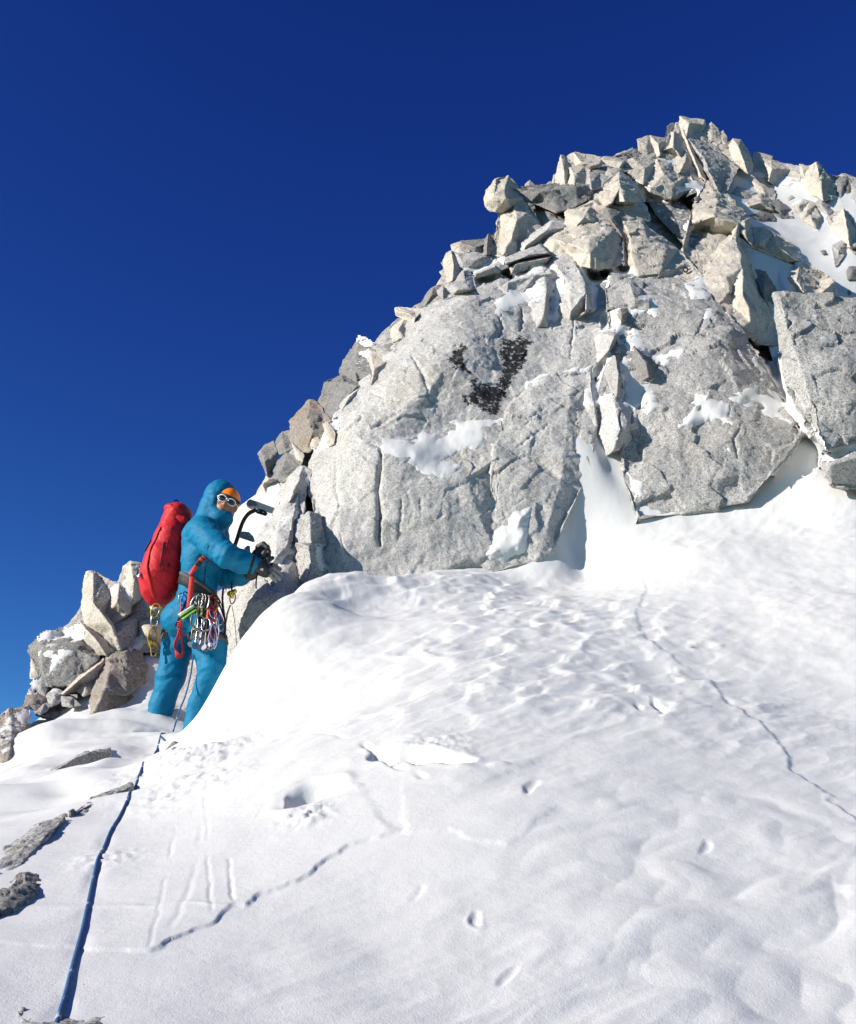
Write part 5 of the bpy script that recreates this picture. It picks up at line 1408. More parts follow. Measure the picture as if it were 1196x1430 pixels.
M_ORANGESLING = plain('orange_sling', (0.62, 0.16, 0.03), 0.6)
M_OLIVE = plain('olive_sling', (0.20, 0.22, 0.06), 0.6)

def glove_mat():
    m, nt, b = newmat('black_and_grey_glove')
    a = N_(nt, 'ShaderNodeAttribute', attribute_name='panel')
    co = N_(nt, 'ShaderNodeTexCoord').outputs['Object']
    n = noise(nt, co, 40.0, 3, 0.6)
    c = mixc(nt, a.outputs['Fac'], (0.013, 0.013, 0.016), (0.27, 0.265, 0.26))
    c = mixc(nt, ramp(nt, n, [(0.4, 0.0), (0.7, 0.3)]), c, (0.05, 0.05, 0.055))
    nt.links.new(c, b.inputs['Base Color'])
    b.inputs['Roughness'].default_value = 0.6
    return m
M_GLOVE = glove_mat()

def rope_mat():
    m, nt, b = newmat('blue_rope_with_frost')
    co = N_(nt, 'ShaderNodeNewGeometry').outputs['Position']
    n = noise(nt, co, 260.0, 2, 0.5)
    c = mixc(nt, ramp(nt, n, [(0.45, 0.0), (0.6, 1.0)]), (0.006, 0.045, 0.15), (0.022, 0.12, 0.29))
    fr = noise(nt, co, 22.0, 6, 0.75)
    fr2 = noise(nt, co, 3.0, 2, 0.5)
    ad = N_(nt, 'ShaderNodeMath', operation='MULTIPLY_ADD')
    nt.links.new(fr2, ad.inputs[0]); ad.inputs[1].default_value = 0.6; nt.links.new(fr, ad.inputs[2])
    c = mixc(nt, ramp(nt, ad.outputs[0], [(0.88, 0.0), (0.98, 0.85)]), c, (0.72, 0.74, 0.77))
    nt.links.new(c, b.inputs['Base Color'])
    b.inputs['Roughness'].default_value = 0.75
    bu = N_(nt, 'ShaderNodeBump'); bu.inputs['Strength'].default_value = 0.6; bu.inputs['Distance'].default_value = 0.004
    nt.links.new(n, bu.inputs['Height']); nt.links.new(bu.outputs[0], b.inputs['Normal'])
    return m
M_ROPE = rope_mat()

# ------------------------------------------------------------------ the climber
def A3(px, py, Y): return np.array(P(px, py, Y))
foot = A3(250, 1012, 7.08)
person = empty('person', foot)
tag(person, 'climber in blue hooded suit and white sunglasses standing with both hands on the rock', 'person')

suit = Field()
# torso: seen from its right side, turned a little away; broad across, so wider along y
suit.chain([A3(268, 868, 7.08), A3(276, 826, 7.06), A3(282, 785, 7.05), A3(284, 752, 7.05), A3(294, 728, 7.04)], [0.138, 0.112, 0.126, 0.128, 0.085], 0.05, 0.74)
suit.ell(A3(252, 866, 7.10), (0.125, 0.165, 0.12), None, 0.05)                                  # seat
# legs, planted apart
suit.chain([A3(254, 872, 7.16), A3(248, 905, 7.15), A3(239, 944, 7.12), A3(226, 985, 7.14), A3(219, 1016, 7.15)], [0.112, 0.100, 0.088, 0.074, 0.076], 0.03)
suit.chain([A3(288, 872, 7.00), A3(293, 905, 6.97), A3(297, 936, 6.93), A3(279, 985, 6.97), A3(271, 1022, 6.99)], [0.114, 0.104, 0.086, 0.068, 0.070], 0.03)
# near (right) arm and far (left) arm, both reaching for the rock
suit.chain([A3(283, 742, 6.90), A3(300, 762, 6.80), A3(318, 776, 6.74), A3(338, 784, 6.79), A3(355, 789, 6.84)], [0.098, 0.088, 0.078, 0.072, 0.058], 0.025)
suit.chain([A3(300, 745, 7.22), A3(309, 785, 7.20), A3(319, 806, 7.13), A3(336, 803, 7.06), A3(353, 794, 7.00)], [0.095, 0.082, 0.074, 0.064, 0.054], 0.025)
# neck, collar and hood
HC = A3(316.5, 704, 6.99)
EF = np.array([0.16, -0.97, -0.17]); EF /= np.linalg.norm(EF)
EU = np.array([0.40, 0.0, 0.92]); EU -= EF * (EU @ EF); EU /= np.linalg.norm(EU)
ER = np.cross(EF, EU)                                                                    # towards the picture's right
HF = np.stack([ER, EF, EU])
suit.cone(A3(293, 730, 7.04), A3(303, 712, 7.03), 0.10, 0.105, 0.04)
suit.ell(A3(308.5, 696, 7.04), (0.112, 0.130, 0.126), None, 0.035)
suit.ell(A3(300, 712, 7.05), (0.10, 0.115, 0.10), None, 0.04)
suit.ell(HC - EU * 0.105 + EF * 0.040 - ER * 0.015, (0.082, 0.078, 0.070), HF, 0.03)      # stand-up collar over the chin
suit.ell(HC + EF * 0.090 + EU * 0.013 + ER * 0.002, (0.071, 0.110, 0.083), HF, 0.014, sub=True)   # the opening of the hood

def suit_folds(V, N):
    d = 0.0050 * fbm(V * np.array([7, 7, 13.0]) + 0.5 * gnoise(V * 6, 301)[:, None], 3, 302, 0.5, True)
    d += 0.0020 * fbm(V * np.array([22, 22, 34.0]) + gnoise(V * 9, 306)[:, None], 2, 303, 0.5, True)
    for c, ax, wd, fr, am in ((A3(316, 775, 6.72), (0.83, 0.1, -0.5), 0.10, 150, 0.006), (A3(297, 938, 6.9), (-0.35, 0, 0.94), 0.10, 120, 0.007),
                              (A3(240, 944, 7.05), (-0.3, 0, 0.95), 0.11, 115, 0.007), (A3(320, 806, 7.05), (0.9, -0.2, 0.2), 0.08, 160, 0.006),
                              (A3(295, 735, 6.85), (0.6, 0.1, -0.8), 0.10, 105, 0.006), (A3(284, 700, 6.95), (0.25, -0.2, 0.95), 0.07, 150, 0.005)):
        a = np.array(ax); a = a / np.linalg.norm(a)
        r = np.linalg.norm(V - c, axis=1)
        s = (V - c) @ a + 0.014 * gnoise(V * 11, 304)
        d += 0.55 * am * np.sin(s * fr * 0.8 + 3.5 * gnoise(V * 9, 305)) * np.exp(-(r / wd) ** 2)
    return d
body = field_part('suit', suit, 0.0085, M_SUIT, person, suit_folds, 1)

# head inside the hood
hd = Field()
hd.ell(HC, (0.072, 0.088, 0.104), HF, 0.02)
hd.ell(HC + EF * 0.012 - EU * 0.052, (0.056, 0.074, 0.062), HF, 0.03)                    # jaw
hd.cone(HC + EF * 0.082 + EU * 0.022, HC + EF * 0.107 - EU * 0.022, 0.009, 0.014, 0.012)   # nose
for s in (-1, 1):
    hd.ell(HC + EF * 0.092 - EU * 0.024 + ER * 0.012 * s, (0.008, 0.010, 0.007), HF, 0.008)
    hd.ell(HC + EF * 0.071 + ER * 0.036 * s - EU * 0.012, (0.022, 0.018, 0.017), HF, 0.015)  # cheeks
    hd.ell(HC + EF * 0.084 + ER * 0.030 * s + EU * 0.016, (0.016, 0.008, 0.011), HF, 0.008, sub=True)
    hd.ell(HC + EF * 0.072 + ER * 0.030 * s + EU * 0.016, (0.0125, 0.0125, 0.0125), HF, 0.002)  # eyeballs
    hd.ell(HC + ER * 0.073 * s - EU * 0.004, (0.010, 0.018, 0.028), HF, 0.006)           # ears
hd.ell(HC + EF * 0.080 + EU * 0.036, (0.045, 0.012, 0.010), HF, 0.015)                   # brow
hd.ell(HC + EF * 0.076 - EU * 0.085, (0.022, 0.018, 0.016), HF, 0.015)                   # chin
hd.ell(HC + EF * 0.094 - EU * 0.056, (0.024, 0.008, 0.0022), HF, 0.003, sub=True)        # line of the mouth
hd.cone(HC - EU * 0.06 - EF * 0.01, HC - EU * 0.16 - EF * 0.02, 0.055, 0.06, 0.03)       # neck
head = field_part('head', hd, 0.0045, M_SKIN, person, None, 1)
lp = Field()
lp.ell(HC + EF * 0.0895 - EU * 0.0525, (0.021, 0.007, 0.0045), HF, 0.002)
lp.ell(HC + EF * 0.0885 - EU * 0.0615, (0.018, 0.007, 0.0055), HF, 0.002)
field_part('mouth', lp, 0.0025, M_LIP, head, None, 1)
# orange helmet shell under the hood, with a dark band at the brow
hl = Field()
hl.ell(HC + EU * 0.014, (0.083, 0.100, 0.102), HF, 0.01)
hl.ell(HC - EU * 0.066 + EF * 0.05, (0.16, 0.17, 0.108), HF, 0.006, sub=True)
helmet = field_part('helmet', hl, 0.005, M_ORANGE, person, None, 1)
tag(helmet, 'orange helmet under the blue hood')
bd = Bag()
th = np.linspace(-1.35, 1.35, 24)
bp = np.array([HC + EU * 0.040 + (EF * math.cos(t) * 0.094 + ER * math.sin(t) * 0.078) for t in th])
bd.band(bp, np.array([EF * math.cos(t) + ER * math.sin(t) for t in th]), 0.016, 0.004)
bd.build('headband', M_BLACK, person)
# sunglasses
gl = empty('sunglasses', Vector(HC + EF * 0.1) - person.location); gl.parent = person
fr_ = Bag()
for s in (-1, 1):
    c = HC + EF * 0.099 + ER * 0.0335 * s + EU * 0.010
    ring = np.array([c + ER * (0.0285 * math.cos(a)) + EU * (0.0225 * math.sin(a)) - EF * (0.012 * (math.cos(a) * s) ** 2 * (1 if math.cos(a) * s > 0 else 0.2)) for a in np.linspace(0, 2 * math.pi, 28, endpoint=False)])
    fr_.tube(ring, 0.0042, 8, True)
    arm = spline([c + ER * 0.0285 * s - EF * 0.012 + EU * 0.004, c + ER * 0.040 * s - EF * 0.05 + EU * 0.004, c + ER * 0.042 * s - EF * 0.10], 10)
    fr_.tube(arm, 0.004, 6)
fr_.tube([HC + EF * 0.101 - ER * 0.008 + EU * 0.016, HC + EF * 0.104 + EU * 0.018, HC + EF * 0.101 + ER * 0.008 + EU * 0.016], 0.0042, 8)
fr_.build('frame', M_WHITE, gl)
for s in (-1, 1):
    c = HC + EF * 0.096 + ER * 0.0335 * s + EU * 0.010
    n_ = EF + ER * 0.22 * s; n_ /= np.linalg.norm(n_)
    e1 = np.cross(n_, EU); e1 /= np.linalg.norm(e1)
    Bag().disc(c, (e1, EU, n_), 0.0275, 0.0215, 0.005).build('lens', M_LENS, gl)

# gloved hands: palm, four fingers of different lengths and a thumb each
def hand(name, wrist, palm, tips, thumb, rw, rp, label, panel):
    f = Field()
    f.chain([wrist, palm], [rw, rp], 0.02)
    f.cone(wrist - (palm - wrist) * 0.45, wrist, rw * 0.98, rw * 1.02, 0.012)
    for base, mid, tip, r in tips:
        f.chain([palm * 0.45 + base * 0.55, base, mid, tip], [r * 1.25, r * 1.12, r, r * 0.86], 0.007)
    f.chain(thumb[0], thumb[1], 0.012)
    o = field_part(name, f, 0.0042, M_GLOVE, person, lambda V, N: 0.0016 * fbm(V * 30, 3, 333, 0.5, True), 1, {'panel': panel})
    o['label'] = label
    return o
# near right hand: pressed on the rock, fingers to the right and down
w_ = A3(358, 791, 6.84); p_ = A3(371, 797, 6.87)
tips = []
for k, (bx, by, mx, my, tx, ty, dy) in enumerate([(380, 789, 386, 791, 392, 795, 0.02), (381, 794, 388, 798, 394, 803, 0.0), (380, 799, 386, 804, 391, 809, -0.02), (377, 803, 382, 808, 386, 812, -0.035)]):
    tips.append((A3(bx, by, 6.88 + dy), A3(mx, my, 6.90 + dy), A3(tx, ty, 6.95 + dy), (0.0130, 0.0135, 0.0130, 0.0110)[k]))
hand('glove', w_, p_, tips, ([A3(368, 790, 6.86), A3(375, 782, 6.86), A3(381, 779, 6.90)], [0.020, 0.016, 0.013]), 0.050, 0.045, 'near glove, black with grey finger panels',
     lambda V: sstep(0.0, 0.025, (V - A3(376, 798, 6.87)) @ np.array([0.93, 0, -0.2])) * (0.65 + 0.35 * sstep(-.2, .2, gnoise(V * 25, 9))))
Bag().box(A3(366, 795, 6.792), ((1, 0, -0.25), (0.25, 0, 1), (0, 1, 0)), (0.009, 0.007, 0.002)).build('badge', M_WHITE, person)
# far left hand: a mitt-like fist with the thumb on top, above the near hand
w2 = A3(354, 793, 6.99); p2 = A3(362, 776, 6.97)
tips2 = []
for k, (bx, by, mx, my, tx, ty, dy) in enumerate([(361, 764, 368, 760, 374, 765, 0.0), (366, 765, 373, 764, 376, 771, 0.02), (368, 770, 375, 771, 376, 777, 0.04), (369, 776, 375, 777, 374, 782, 0.055)]):
    tips2.append((A3(bx, by, 6.96 + dy), A3(mx, my, 6.94 + dy), A3(tx, ty, 6.93 + dy), (0.0175, 0.0175, 0.0165, 0.0145)[k]))
hand('glove', w2, p2, tips2, ([A3(360, 783, 6.93), A3(366, 778, 6.89), A3(370, 771, 6.88)], [0.022, 0.018, 0.015]), 0.048, 0.050, 'far glove, all black, curled over the hold', lambda V: 0 * V[:, 0] + 0.06)
cf = Bag(); cf.tube(spline([A3(360, 800, 6.82), A3(358, 812, 6.81), A3(358, 822, 6.81)], 8), 0.005, 6); cf.build('wrist_cord', M_BLACK, person)

# boots, mostly under the snow
for ank, toe in ((A3(221, 1004, 7.15), A3(235, 1016, 7.05)), (A3(272, 1010, 6.99), A3(287, 1022, 6.94))):
    bf = Field()
    bf.cone(ank, ank + np.array([0, 0, -0.12]), 0.064, 0.058, 0.02)
    bf.cone(ank + np.array([-0.03, 0, -0.13]), toe + np.array([0.05, 0, -0.08]), 0.052, 0.045, 0.03)
    field_part('boot', bf, 0.008, M_GREY, person, None, 1)

# harness: waist belt and leg loops laid on the suit
def ring_on(f, c, n, r0, off, k=48, a0=0.0, a1=2 * math.pi, closed=True):
    n = np.array(n, float); n /= np.linalg.norm(n)
    e1 = np.cross(n, (0, 1, 0)); e1 /= np.linalg.norm(e1)
    e2 = np.cross(n, e1)
    out = []
    for a in np.linspace(a0, a1, k, endpoint=not closed):
        d = e1 * math.cos(a) + e2 * math.sin(a)
        t = np.linspace(0.02, r0, 120)
        v = f(c + t[:, None] * d)
        i = np.argmax(v > 0)
        out.append(c + d * (t[i] + off))
    out = np.array(out)
    for _ in range(3):
        if closed: out = (np.roll(out, 1, 0) + out * 2 + np.roll(out, -1, 0)) / 4
    nr = grad(f, out)
    return out, nr
wc = A3(275, 824, 7.06)
belt, bn = ring_on(suit, wc, (0.52, 0.0, 0.86), 0.35, 0.004)
Bag().band(belt, bn, 0.085, 0.010, True).build('waist_belt', M_BLACK, person)
pad, pn = ring_on(suit, wc + np.array([0.012, 0, 0.022]), (0.52, 0.0, 0.86), 0.35, 0.013)
Bag().band(pad, pn, 0.024, 0.004, True).build('belt_padding', M_GREY, person)
for c, nn in ((A3(250, 890, 7.15), (-0.1, 0.1, 1)), (A3(292, 893, 6.98), (0.05, 0.0, 1))):
    lo, ln_ = ring_on(suit, c, nn, 0.16, 0.003)
    lg = Bag().band(lo, ln_, 0.05, 0.009, True).build('leg_loop', M_GREY, person)
    lo, ln_ = ring_on(suit, c + np.array([0, 0, 0.026]), nn, 0.16, 0.006)
    Bag().band(lo, ln_, 0.012, 0.009, True).build('edge_tape', M_BLACK, lg)
st = onto(suit, spline([A3(253, 838, 6.85), A3(243, 862, 6.85), A3(238, 880, 6.9)], 14), 0.004)
Bag().tube(st, 0.005, 6).build('elastic_strap', M_BLACK, person)
# chest zip
zp = onto(suit, spline([A3(307, 778, 6.86), A3(301, 795, 6.86), A3(297, 812, 6.86)], 14), 0.001)
Bag().tube(zp, 0.003, 6).build('pocket_zip', M_BLACK, person)

# cuffs, hem and seams of the suit
for c, nn in ((A3(352, 788, 6.835), (0.95, 0.25, -0.28)), (A3(349, 796, 7.02), (0.9, -0.3, 0.3))):
    cu, cn = ring_on(suit, c, nn, 0.12, 0.001)
    Bag().band(cu, cn, 0.020, 0.006, True).build('cuff', M_BLACK, person)
M_SEAM = plain('seam_thread', (0.0006, 0.06, 0.115), 0.8)
for pts in ([(268, 738), (272, 756), (276, 775), (277, 795), (275, 808)], [(283, 722), (291, 733), (297, 748), (296, 765), (290, 778)],
            [(300, 718), (296, 704), (296, 690), (303, 677), (311, 671)], [(262, 862), (258, 885), (254, 915), (248, 945), (238, 975)], [(302, 862), (306, 890), (308, 915), (304, 945)]):
    q = onto(suit, spline([hpt for hpt in [A3(x, y, 6.75) for x, y in pts]], 30), 0.0005)
    Bag().tube(q, 0.0022, 5).build('seam', M_SEAM, person)

# ------------------------------------------------------------------ red backpack on his back
pk = Field()
pk.chain([A3(249, 722, 7.12), A3(241, 755, 7.12), A3(232, 785, 7.12), A3(226, 808, 7.12), A3(222, 823, 7.12)], [0.094, 0.112, 0.130, 0.140, 0.110], 0.04, 0.72)
pk.cone(A3(232, 800, 7.12), A3(238, 812, 7.12), 0.085, 0.07, 0.04, 0.72)
pk.cone(A3(216, 834, 7.12), A3(214, 840, 7.12), 0.04, 0.02, 0.05, 0.8)
def pack_folds(V, N):
    d = 0.0045 * fbm(V * np.array([9, 8, 7.0]) + np.array([0.8, 0, 0.8]) * gnoise(V * 5, 311)[:, None], 3, 312, 0.5, True)
    s = (V - A3(223, 800, 7.0)) @ np.array([0.7, 0.1, 0.7])
    return d + 0.0025 * fbm(np.stack([s * 26, V[:, 1] * 5, V[:, 0] * 5], -1) + gnoise(V * 6, 313)[:, None], 2, 315, 0.5, True)
pack = empty('backpack', A3(216, 842, 7.12))
tag(pack, 'red climbing backpack worn by the climber in blue', 'backpack')
field_part('pack_body', pk, 0.0075, M_RED, pack, pack_folds, 1)
ld = Field()
ld.ell(A3(246, 716, 7.12), (0.082, 0.120, 0.042), [[0.93, 0, -0.36], [0, 1, 0], [0.36, 0, 0.93]], 0.02)
ld.cone(A3(243, 722, 7.02), A3(256, 727, 7.02), 0.03, 0.03, 0.03)
field_part('lid', ld, 0.0065, M_RED, pack, lambda V, N: 0.004 * fbm(V * 14, 3, 321, 0.5, True), 1)
sp = onto(pk, spline([A3(221, 733, 6.95), A3(210, 757, 6.95), A3(205, 780, 6.93), A3(208, 810, 6.93), A3(215, 842, 7.0)], 30), 0.006)
Bag().band(sp, grad(pk, sp), 0.022, 0.004).build('compression_strap', M_REDSTRAP, pack)
bk = onto(pk, [A3(200, 802, 6.98)], 0.008)[0]
Bag().box(bk, ((0.25, 0.5, 1), (1, -0.4, 0), (0, -1, 0.2)), (0.024, 0.011, 0.006)).build('buckle', M_STEEL, pack)
for a, b in ((A3(205, 752, 7.0), A3(199, 768, 7.0)), (A3(196, 797, 7.0), A3(194, 806, 7.0))):
    q = onto(pk, spline([a, (a + b) / 2 + np.array([-0.01, 0, 0]), b], 8), 0.012)
    Bag().tube(q, 0.006, 6).build('side_loop', M_BLACK, pack)
for q in (A3(242, 731, 6.9), A3(243, 787, 6.9)):
    c = onto(pk, [q], 0.004)[0]
    Bag().box(c, ((0, 0, 1), (1, 0, 0), (0, -1, 0)), (0.012, 0.006, 0.004)).build('lash_tab', M_BLACK, pack)
M_REDSEAM = plain('dark_red_thread', (0.20, 0.006, 0.010), 0.7)
for pts in ([(246, 727), (243, 745), (240, 770), (239, 795), (236, 820)], [(229, 735), (236, 733), (244, 731), (252, 732), (258, 736)], [(203, 795), (212, 800), (224, 803), (236, 802), (246, 796)]):
    q = onto(pk, spline([A3(x, y, 6.8) for x, y in pts], 30), 0.001)
    Bag().tube(q, 0.0024, 5).build('seam', M_REDSEAM, pack)
q = onto(pk, spline([A3(224, 742, 6.8), A3(228, 752, 6.8), A3(229, 766, 6.8), A3(228, 780, 6.8)], 16), 0.003)
Bag().tube(q, 0.0035, 5).build('zip', M_BLACK, pack)
q = spline([A3(246, 712, 7.06), A3(243, 701, 7.08), A3(248, 699, 7.10), A3(252, 710, 7.12)], 16)
Bag().tube(q, 0.006, 6, False, 0.5).build('haul_loop', M_BLACK, pack)
hs_ = onto(suit, spline([A3(249, 812, 6.9), A3(262, 800, 6.85), A3(278, 786, 6.82), A3(295, 771, 6.82)], 24), 0.006)
Bag().band(hs_, grad(suit, hs_), 0.030, 0.005).build('shoulder_strap', M_REDSTRAP, pack)
k0 = onto(suit, spline([A3(274, 790, 6.82), A3(281, 783, 6.82)], 6), 0.013)
Bag().band(k0, grad(suit, k0), 0.034, 0.004).build('strap_buckle', M_BLACK, pack)
vs = onto(suit, spline([A3(268, 805, 6.85), A3(266, 825, 6.85), A3(264, 848, 6.85)], 14), 0.024)
Bag().band(vs, grad(suit, vs), 0.034, 0.004).build('hip_strap', M_REDSTRAP, pack)

# ------------------------------------------------------------------ hardware on the harness; every piece hangs by itself
def krab_pts(c, up, side, L=0.098, W=0.056, n=26):
    """a pear-shaped snap link about its centre"""
    out = []
    for a in np.linspace(0, 2 * math.pi, n, endpoint=False):
        w = W / 2 * (1.0 + 0.22 * math.sin(a))
        x = w * np.sign(math.cos(a)) * abs(math.cos(a)) ** 0.75
        out.append(c + side * x + up * (L / 2 * math.sin(a)))
    return np.array(out)

def link_part(bagname, c, up, side, mat, parent, L=0.098, W=0.056):
    up = up / np.linalg.norm(up); side = side - up * (side @ up); side /= np.linalg.norm(side)
    o = Bag().tube(krab_pts(c, up, side, L, W), 0.0044, 7, True).build(bagname, mat, parent)
    g = Bag().tube([c + side * (W / 2 * 0.86) + up * L * 0.33, c + side * (W / 2 * 0.93) - up * L * 0.26], 0.0026, 6)
    g.build('gate', M_STEEL, o)
    return o

GEAR = 'climbing gear hanging from the harness'
def quickdraw(top, bot, webm, alloy, label):
    t = empty('quickdraw', bot)
    tag(t, label, 'quickdraw', GEAR)
    ax = top - bot; Ln = np.linalg.norm(ax); ax /= Ln
    yaw = RNG.uniform(-0.9, 0.9)
    side = np.array([math.cos(yaw), math.sin(yaw) * 0.8, RNG.uniform(-.2, .2)])
    link_part('snap_link', top - ax * 0.045, ax, side, alloy, t)
    side2 = np.array([math.cos(yaw + 0.8), math.sin(yaw + 0.8), RNG.uniform(-.2, .2)])
    link_part('snap_link', bot + ax * 0.045, -ax, side2, alloy, t)
    w = spline([top - ax * 0.088, (top + bot) / 2 + np.array([0.006, 0, 0]), bot + ax * 0.088], 8)
    nn = np.tile(np.cross(ax, side) / (np.linalg.norm(np.cross(ax, side)) + 1e-9), (8, 1))
    Bag().band(w, nn, 0.014, 0.006).build('webbing', webm, t)
    return t

def cam_unit(top, bot, col, label):
    t = empty('camming_device', bot)
    tag(t, label, 'climbing cam', GEAR)
    ax = top - bot; ax /= np.linalg.norm(ax)
    side = np.array([math.cos(RNG.uniform(-.6, .6)), RNG.uniform(-.6, .6), 0]); side -= ax * (side @ ax); side /= np.linalg.norm(side)
    nn = np.cross(ax, side)
    H = np.linalg.norm(top - bot)
    s = spline([bot + ax * 0.012, bot + ax * H * 0.45 + side * 0.004, bot + ax * (H - 0.10)], 10)
    Bag().tube(s, 0.0042, 6).build('stem', M_STEEL, t)
    Bag().box(bot + ax * H * 0.40, (side, nn, ax), (0.021, 0.005, 0.007), 0.3).build('trigger', col, t)
    for k in (-1.5, -0.5, 0.5, 1.5):
        c = bot + nn * 0.0085 * k + ax * 0.012
        sg = 1 if k in (-1.5, 1.5) else -1
        a = np.linspace(-1.9, 1.5, 12)
        pts = [c + (side * sg * math.cos(q) + ax * math.sin(q)) * (0.012 + 0.0040 * (q + 1.9)) for q in a]
        b = Bag()
        n = len(pts)
        V = [p + nn * 0.003 for p in pts] + [p - nn * 0.003 for p in pts]
        F = [tuple(range(n)), tuple(range(n, 2 * n))[::-1]] + [(i, i + n, (i + 1) % n + n, (i + 1) % n) for i in range(n)]
        b.add(V, F); b.build('cam_lobe', M_STEEL, t, False)
        Bag().tube([c + side * sg * 0.012, bot + ax * H * 0.40 + nn * 0.006 * np.sign(k) + side * sg * 0.012], 0.0010, 4).build('trigger_wire', M_DARKSTEEL, t)
    lp_ = [bot + ax * (H - 0.105), bot + ax * (H - 0.06) + side * 0.012, top - ax * 0.030, bot + ax * (H - 0.06) - side * 0.012]
    Bag().tube(spline(lp_, 18, True), 0.0042, 6, True, 0.5).build('sling', col, t)
    link_part('snap_link', top - ax * 0.02, ax, nn + side * 0.4, M_DARKSTEEL, t, 0.085, 0.05)
    return t

def hipY(px, py, off):
    """a point just outside the suit on the near side"""
    c = A3(px, py, 6.6)
    d = np.array(P(px, py, 7.4)) - c
    t = np.linspace(0, 1, 160)
    v = suit(c + t[:, None] * d)
    i = np.argmax(v < 0) if (v < 0).any() else 80
    return c + d * t[i] - d / np.linalg.norm(d) * off
for k, (x0, y0, x1, y1, wm, al, lb, off) in enumerate([
    (277, 829, 270, 874, M_BLACK, M_DARKSTEEL, 'black quickdraw at the back of the hanging rack', 0.03),
    (283, 831, 279, 878, M_OLIVE, M_DARKSTEEL, 'quickdraw with olive webbing in the hanging rack', 0.045),
    (289, 833, 288, 880, M_ORANGESLING, M_STEEL, 'quickdraw with orange webbing in the hanging rack', 0.06),
    (295, 834, 296, 866, M_REDSTRAP, M_REDSTRAP, 'short quickdraw with red links near the front of the rack', 0.07),
    (301, 838, 305, 872, M_GREY, M_STEEL, 'grey quickdraw at the front end of the rack', 0.06),
    (286, 832, 284, 895, M_BLACK, M_DARKSTEEL, 'long black quickdraw in the middle of the rack', 0.03),
    (298, 836, 299, 893, M_BLACK, M_DARKSTEEL, 'long black quickdraw behind the lilac slings', 0.035),
    (280, 830, 274, 890, M_BLACK, M_DARKSTEEL, 'long black quickdraw beside the cam with yellow trigger', 0.03)]):
    quickdraw(hipY(x0, y0, off), hipY(x1, y1, off + 0.01), wm, al, lb)
for k, (x0, y0, x1, y1, col, lb, off) in enumerate([
    (275, 842, 266, 902, M_BLACK, 'cam with black sling hanging furthest back on the rack', 0.035),
    (279, 841, 272, 905, M_GOLD, 'cam with yellow trigger in the hanging rack', 0.055),
    (284, 842, 279, 908, M_BLUEALLOY, 'cam with blue trigger in the hanging rack', 0.05),
    (289, 842, 286, 908, M_ORANGESLING, 'cam with orange trigger in the middle of the rack', 0.07),
    (294, 843, 292, 906, M_BLACK, 'cam with black sling beside the lilac sling', 0.06)]):
    cam_unit(hipY(x0, y0, off), hipY(x1, y1, off + 0.01), col, lb)

def sling_loop(name, label, pts, r, mat, n=40, flat=0.5, cat='sling'):
    o = Bag().tube(spline(pts, n, True), r, 6, True, flat).build(name, mat)
    tag(o, label, cat, GEAR)
    return o
def hp(lst, off): return [hipY(x, y, off) for x, y in lst]
sling_loop('sling', 'lilac sling looped lowest on the rack', hp([(298, 872), (303, 886), (302, 897), (296, 899), (291, 893), (294, 880)], 0.085), 0.0055, M_PURPLE)
sling_loop('sling', 'lilac sling bulging at the front of the thigh', hp([(307, 858), (312, 868), (312, 878), (307, 881), (305, 870)], 0.06), 0.0055, M_PURPLE)
sling_loop('sling', 'dusty pink sling hanging in the middle of the rack', hp([(294, 846), (303, 856), (298, 863), (293, 856)], 0.09), 0.0045, M_PINK)
sling_loop('sling', 'long dusty pink sling behind the lilac sling', hp([(296, 870), (300, 880), (301, 890), (297, 893), (294, 882)], 0.075), 0.0045, M_PINK)
sling_loop('sling', 'pale grey sling hanging at the front of the rack', hp([(303, 862), (306, 880), (303, 898), (299, 906), (300, 890), (302, 874)], 0.07), 0.005, M_WHITE)
sling_loop('sling', 'rusty orange sling draped over the belt at the front', hp([(292, 834), (300, 831), (304, 845), (300, 856), (296, 846)], 0.08), 0.005, M_ORANGESLING)
sling_loop('gear_loop', 'black gear loop curving from the belt down to the front thigh', hp([(296, 829), (306, 836), (311, 850), (313, 862), (309, 850), (303, 838)], 0.035), 0.006, M_BLACK, cat='gear loop')
# lime sling folded into a stick
fs = empty('folded_sling', hipY(260, 855, 0.06))
tag(fs, 'lime green sling folded into a short stick, held by a snap link', 'sling', GEAR)
for dx, mt in ((0, M_WHITE), (1, M_LIME), (2, M_BLACK), (3, M_LIME)):
    a, b = hipY(249.5 + dx * 1.7, 859 + dx * 1.9, 0.055), hipY(271 + dx * 1.2, 845 + dx * 2.0, 0.055)
    Bag().tube(np.linspace(a, b, 6), 0.0065, 6).build('strand', mt, fs)
link_part('snap_link', hipY(274, 841, 0.05), np.array([0.5, 0, 0.8]), np.array([0.8, 0.2, -0.5]), M_STEEL, fs)
for x, y, mt, lb in ((259, 835, M_BLUEALLOY, 'small blue snap link clipped behind the red hip strap'), (254, 837, M_STEEL, 'small bright snap link hung furthest back on the belt')):
    t = empty('snap_link', hipY(x, y + 8, 0.02)); tag(t, lb, 'carabiner', GEAR)
    link_part('link', hipY(x, y, 0.02), np.array([0, 0, 1.0]), np.array([0.5, 0.8, 0]), mt, t, 0.08, 0.05)
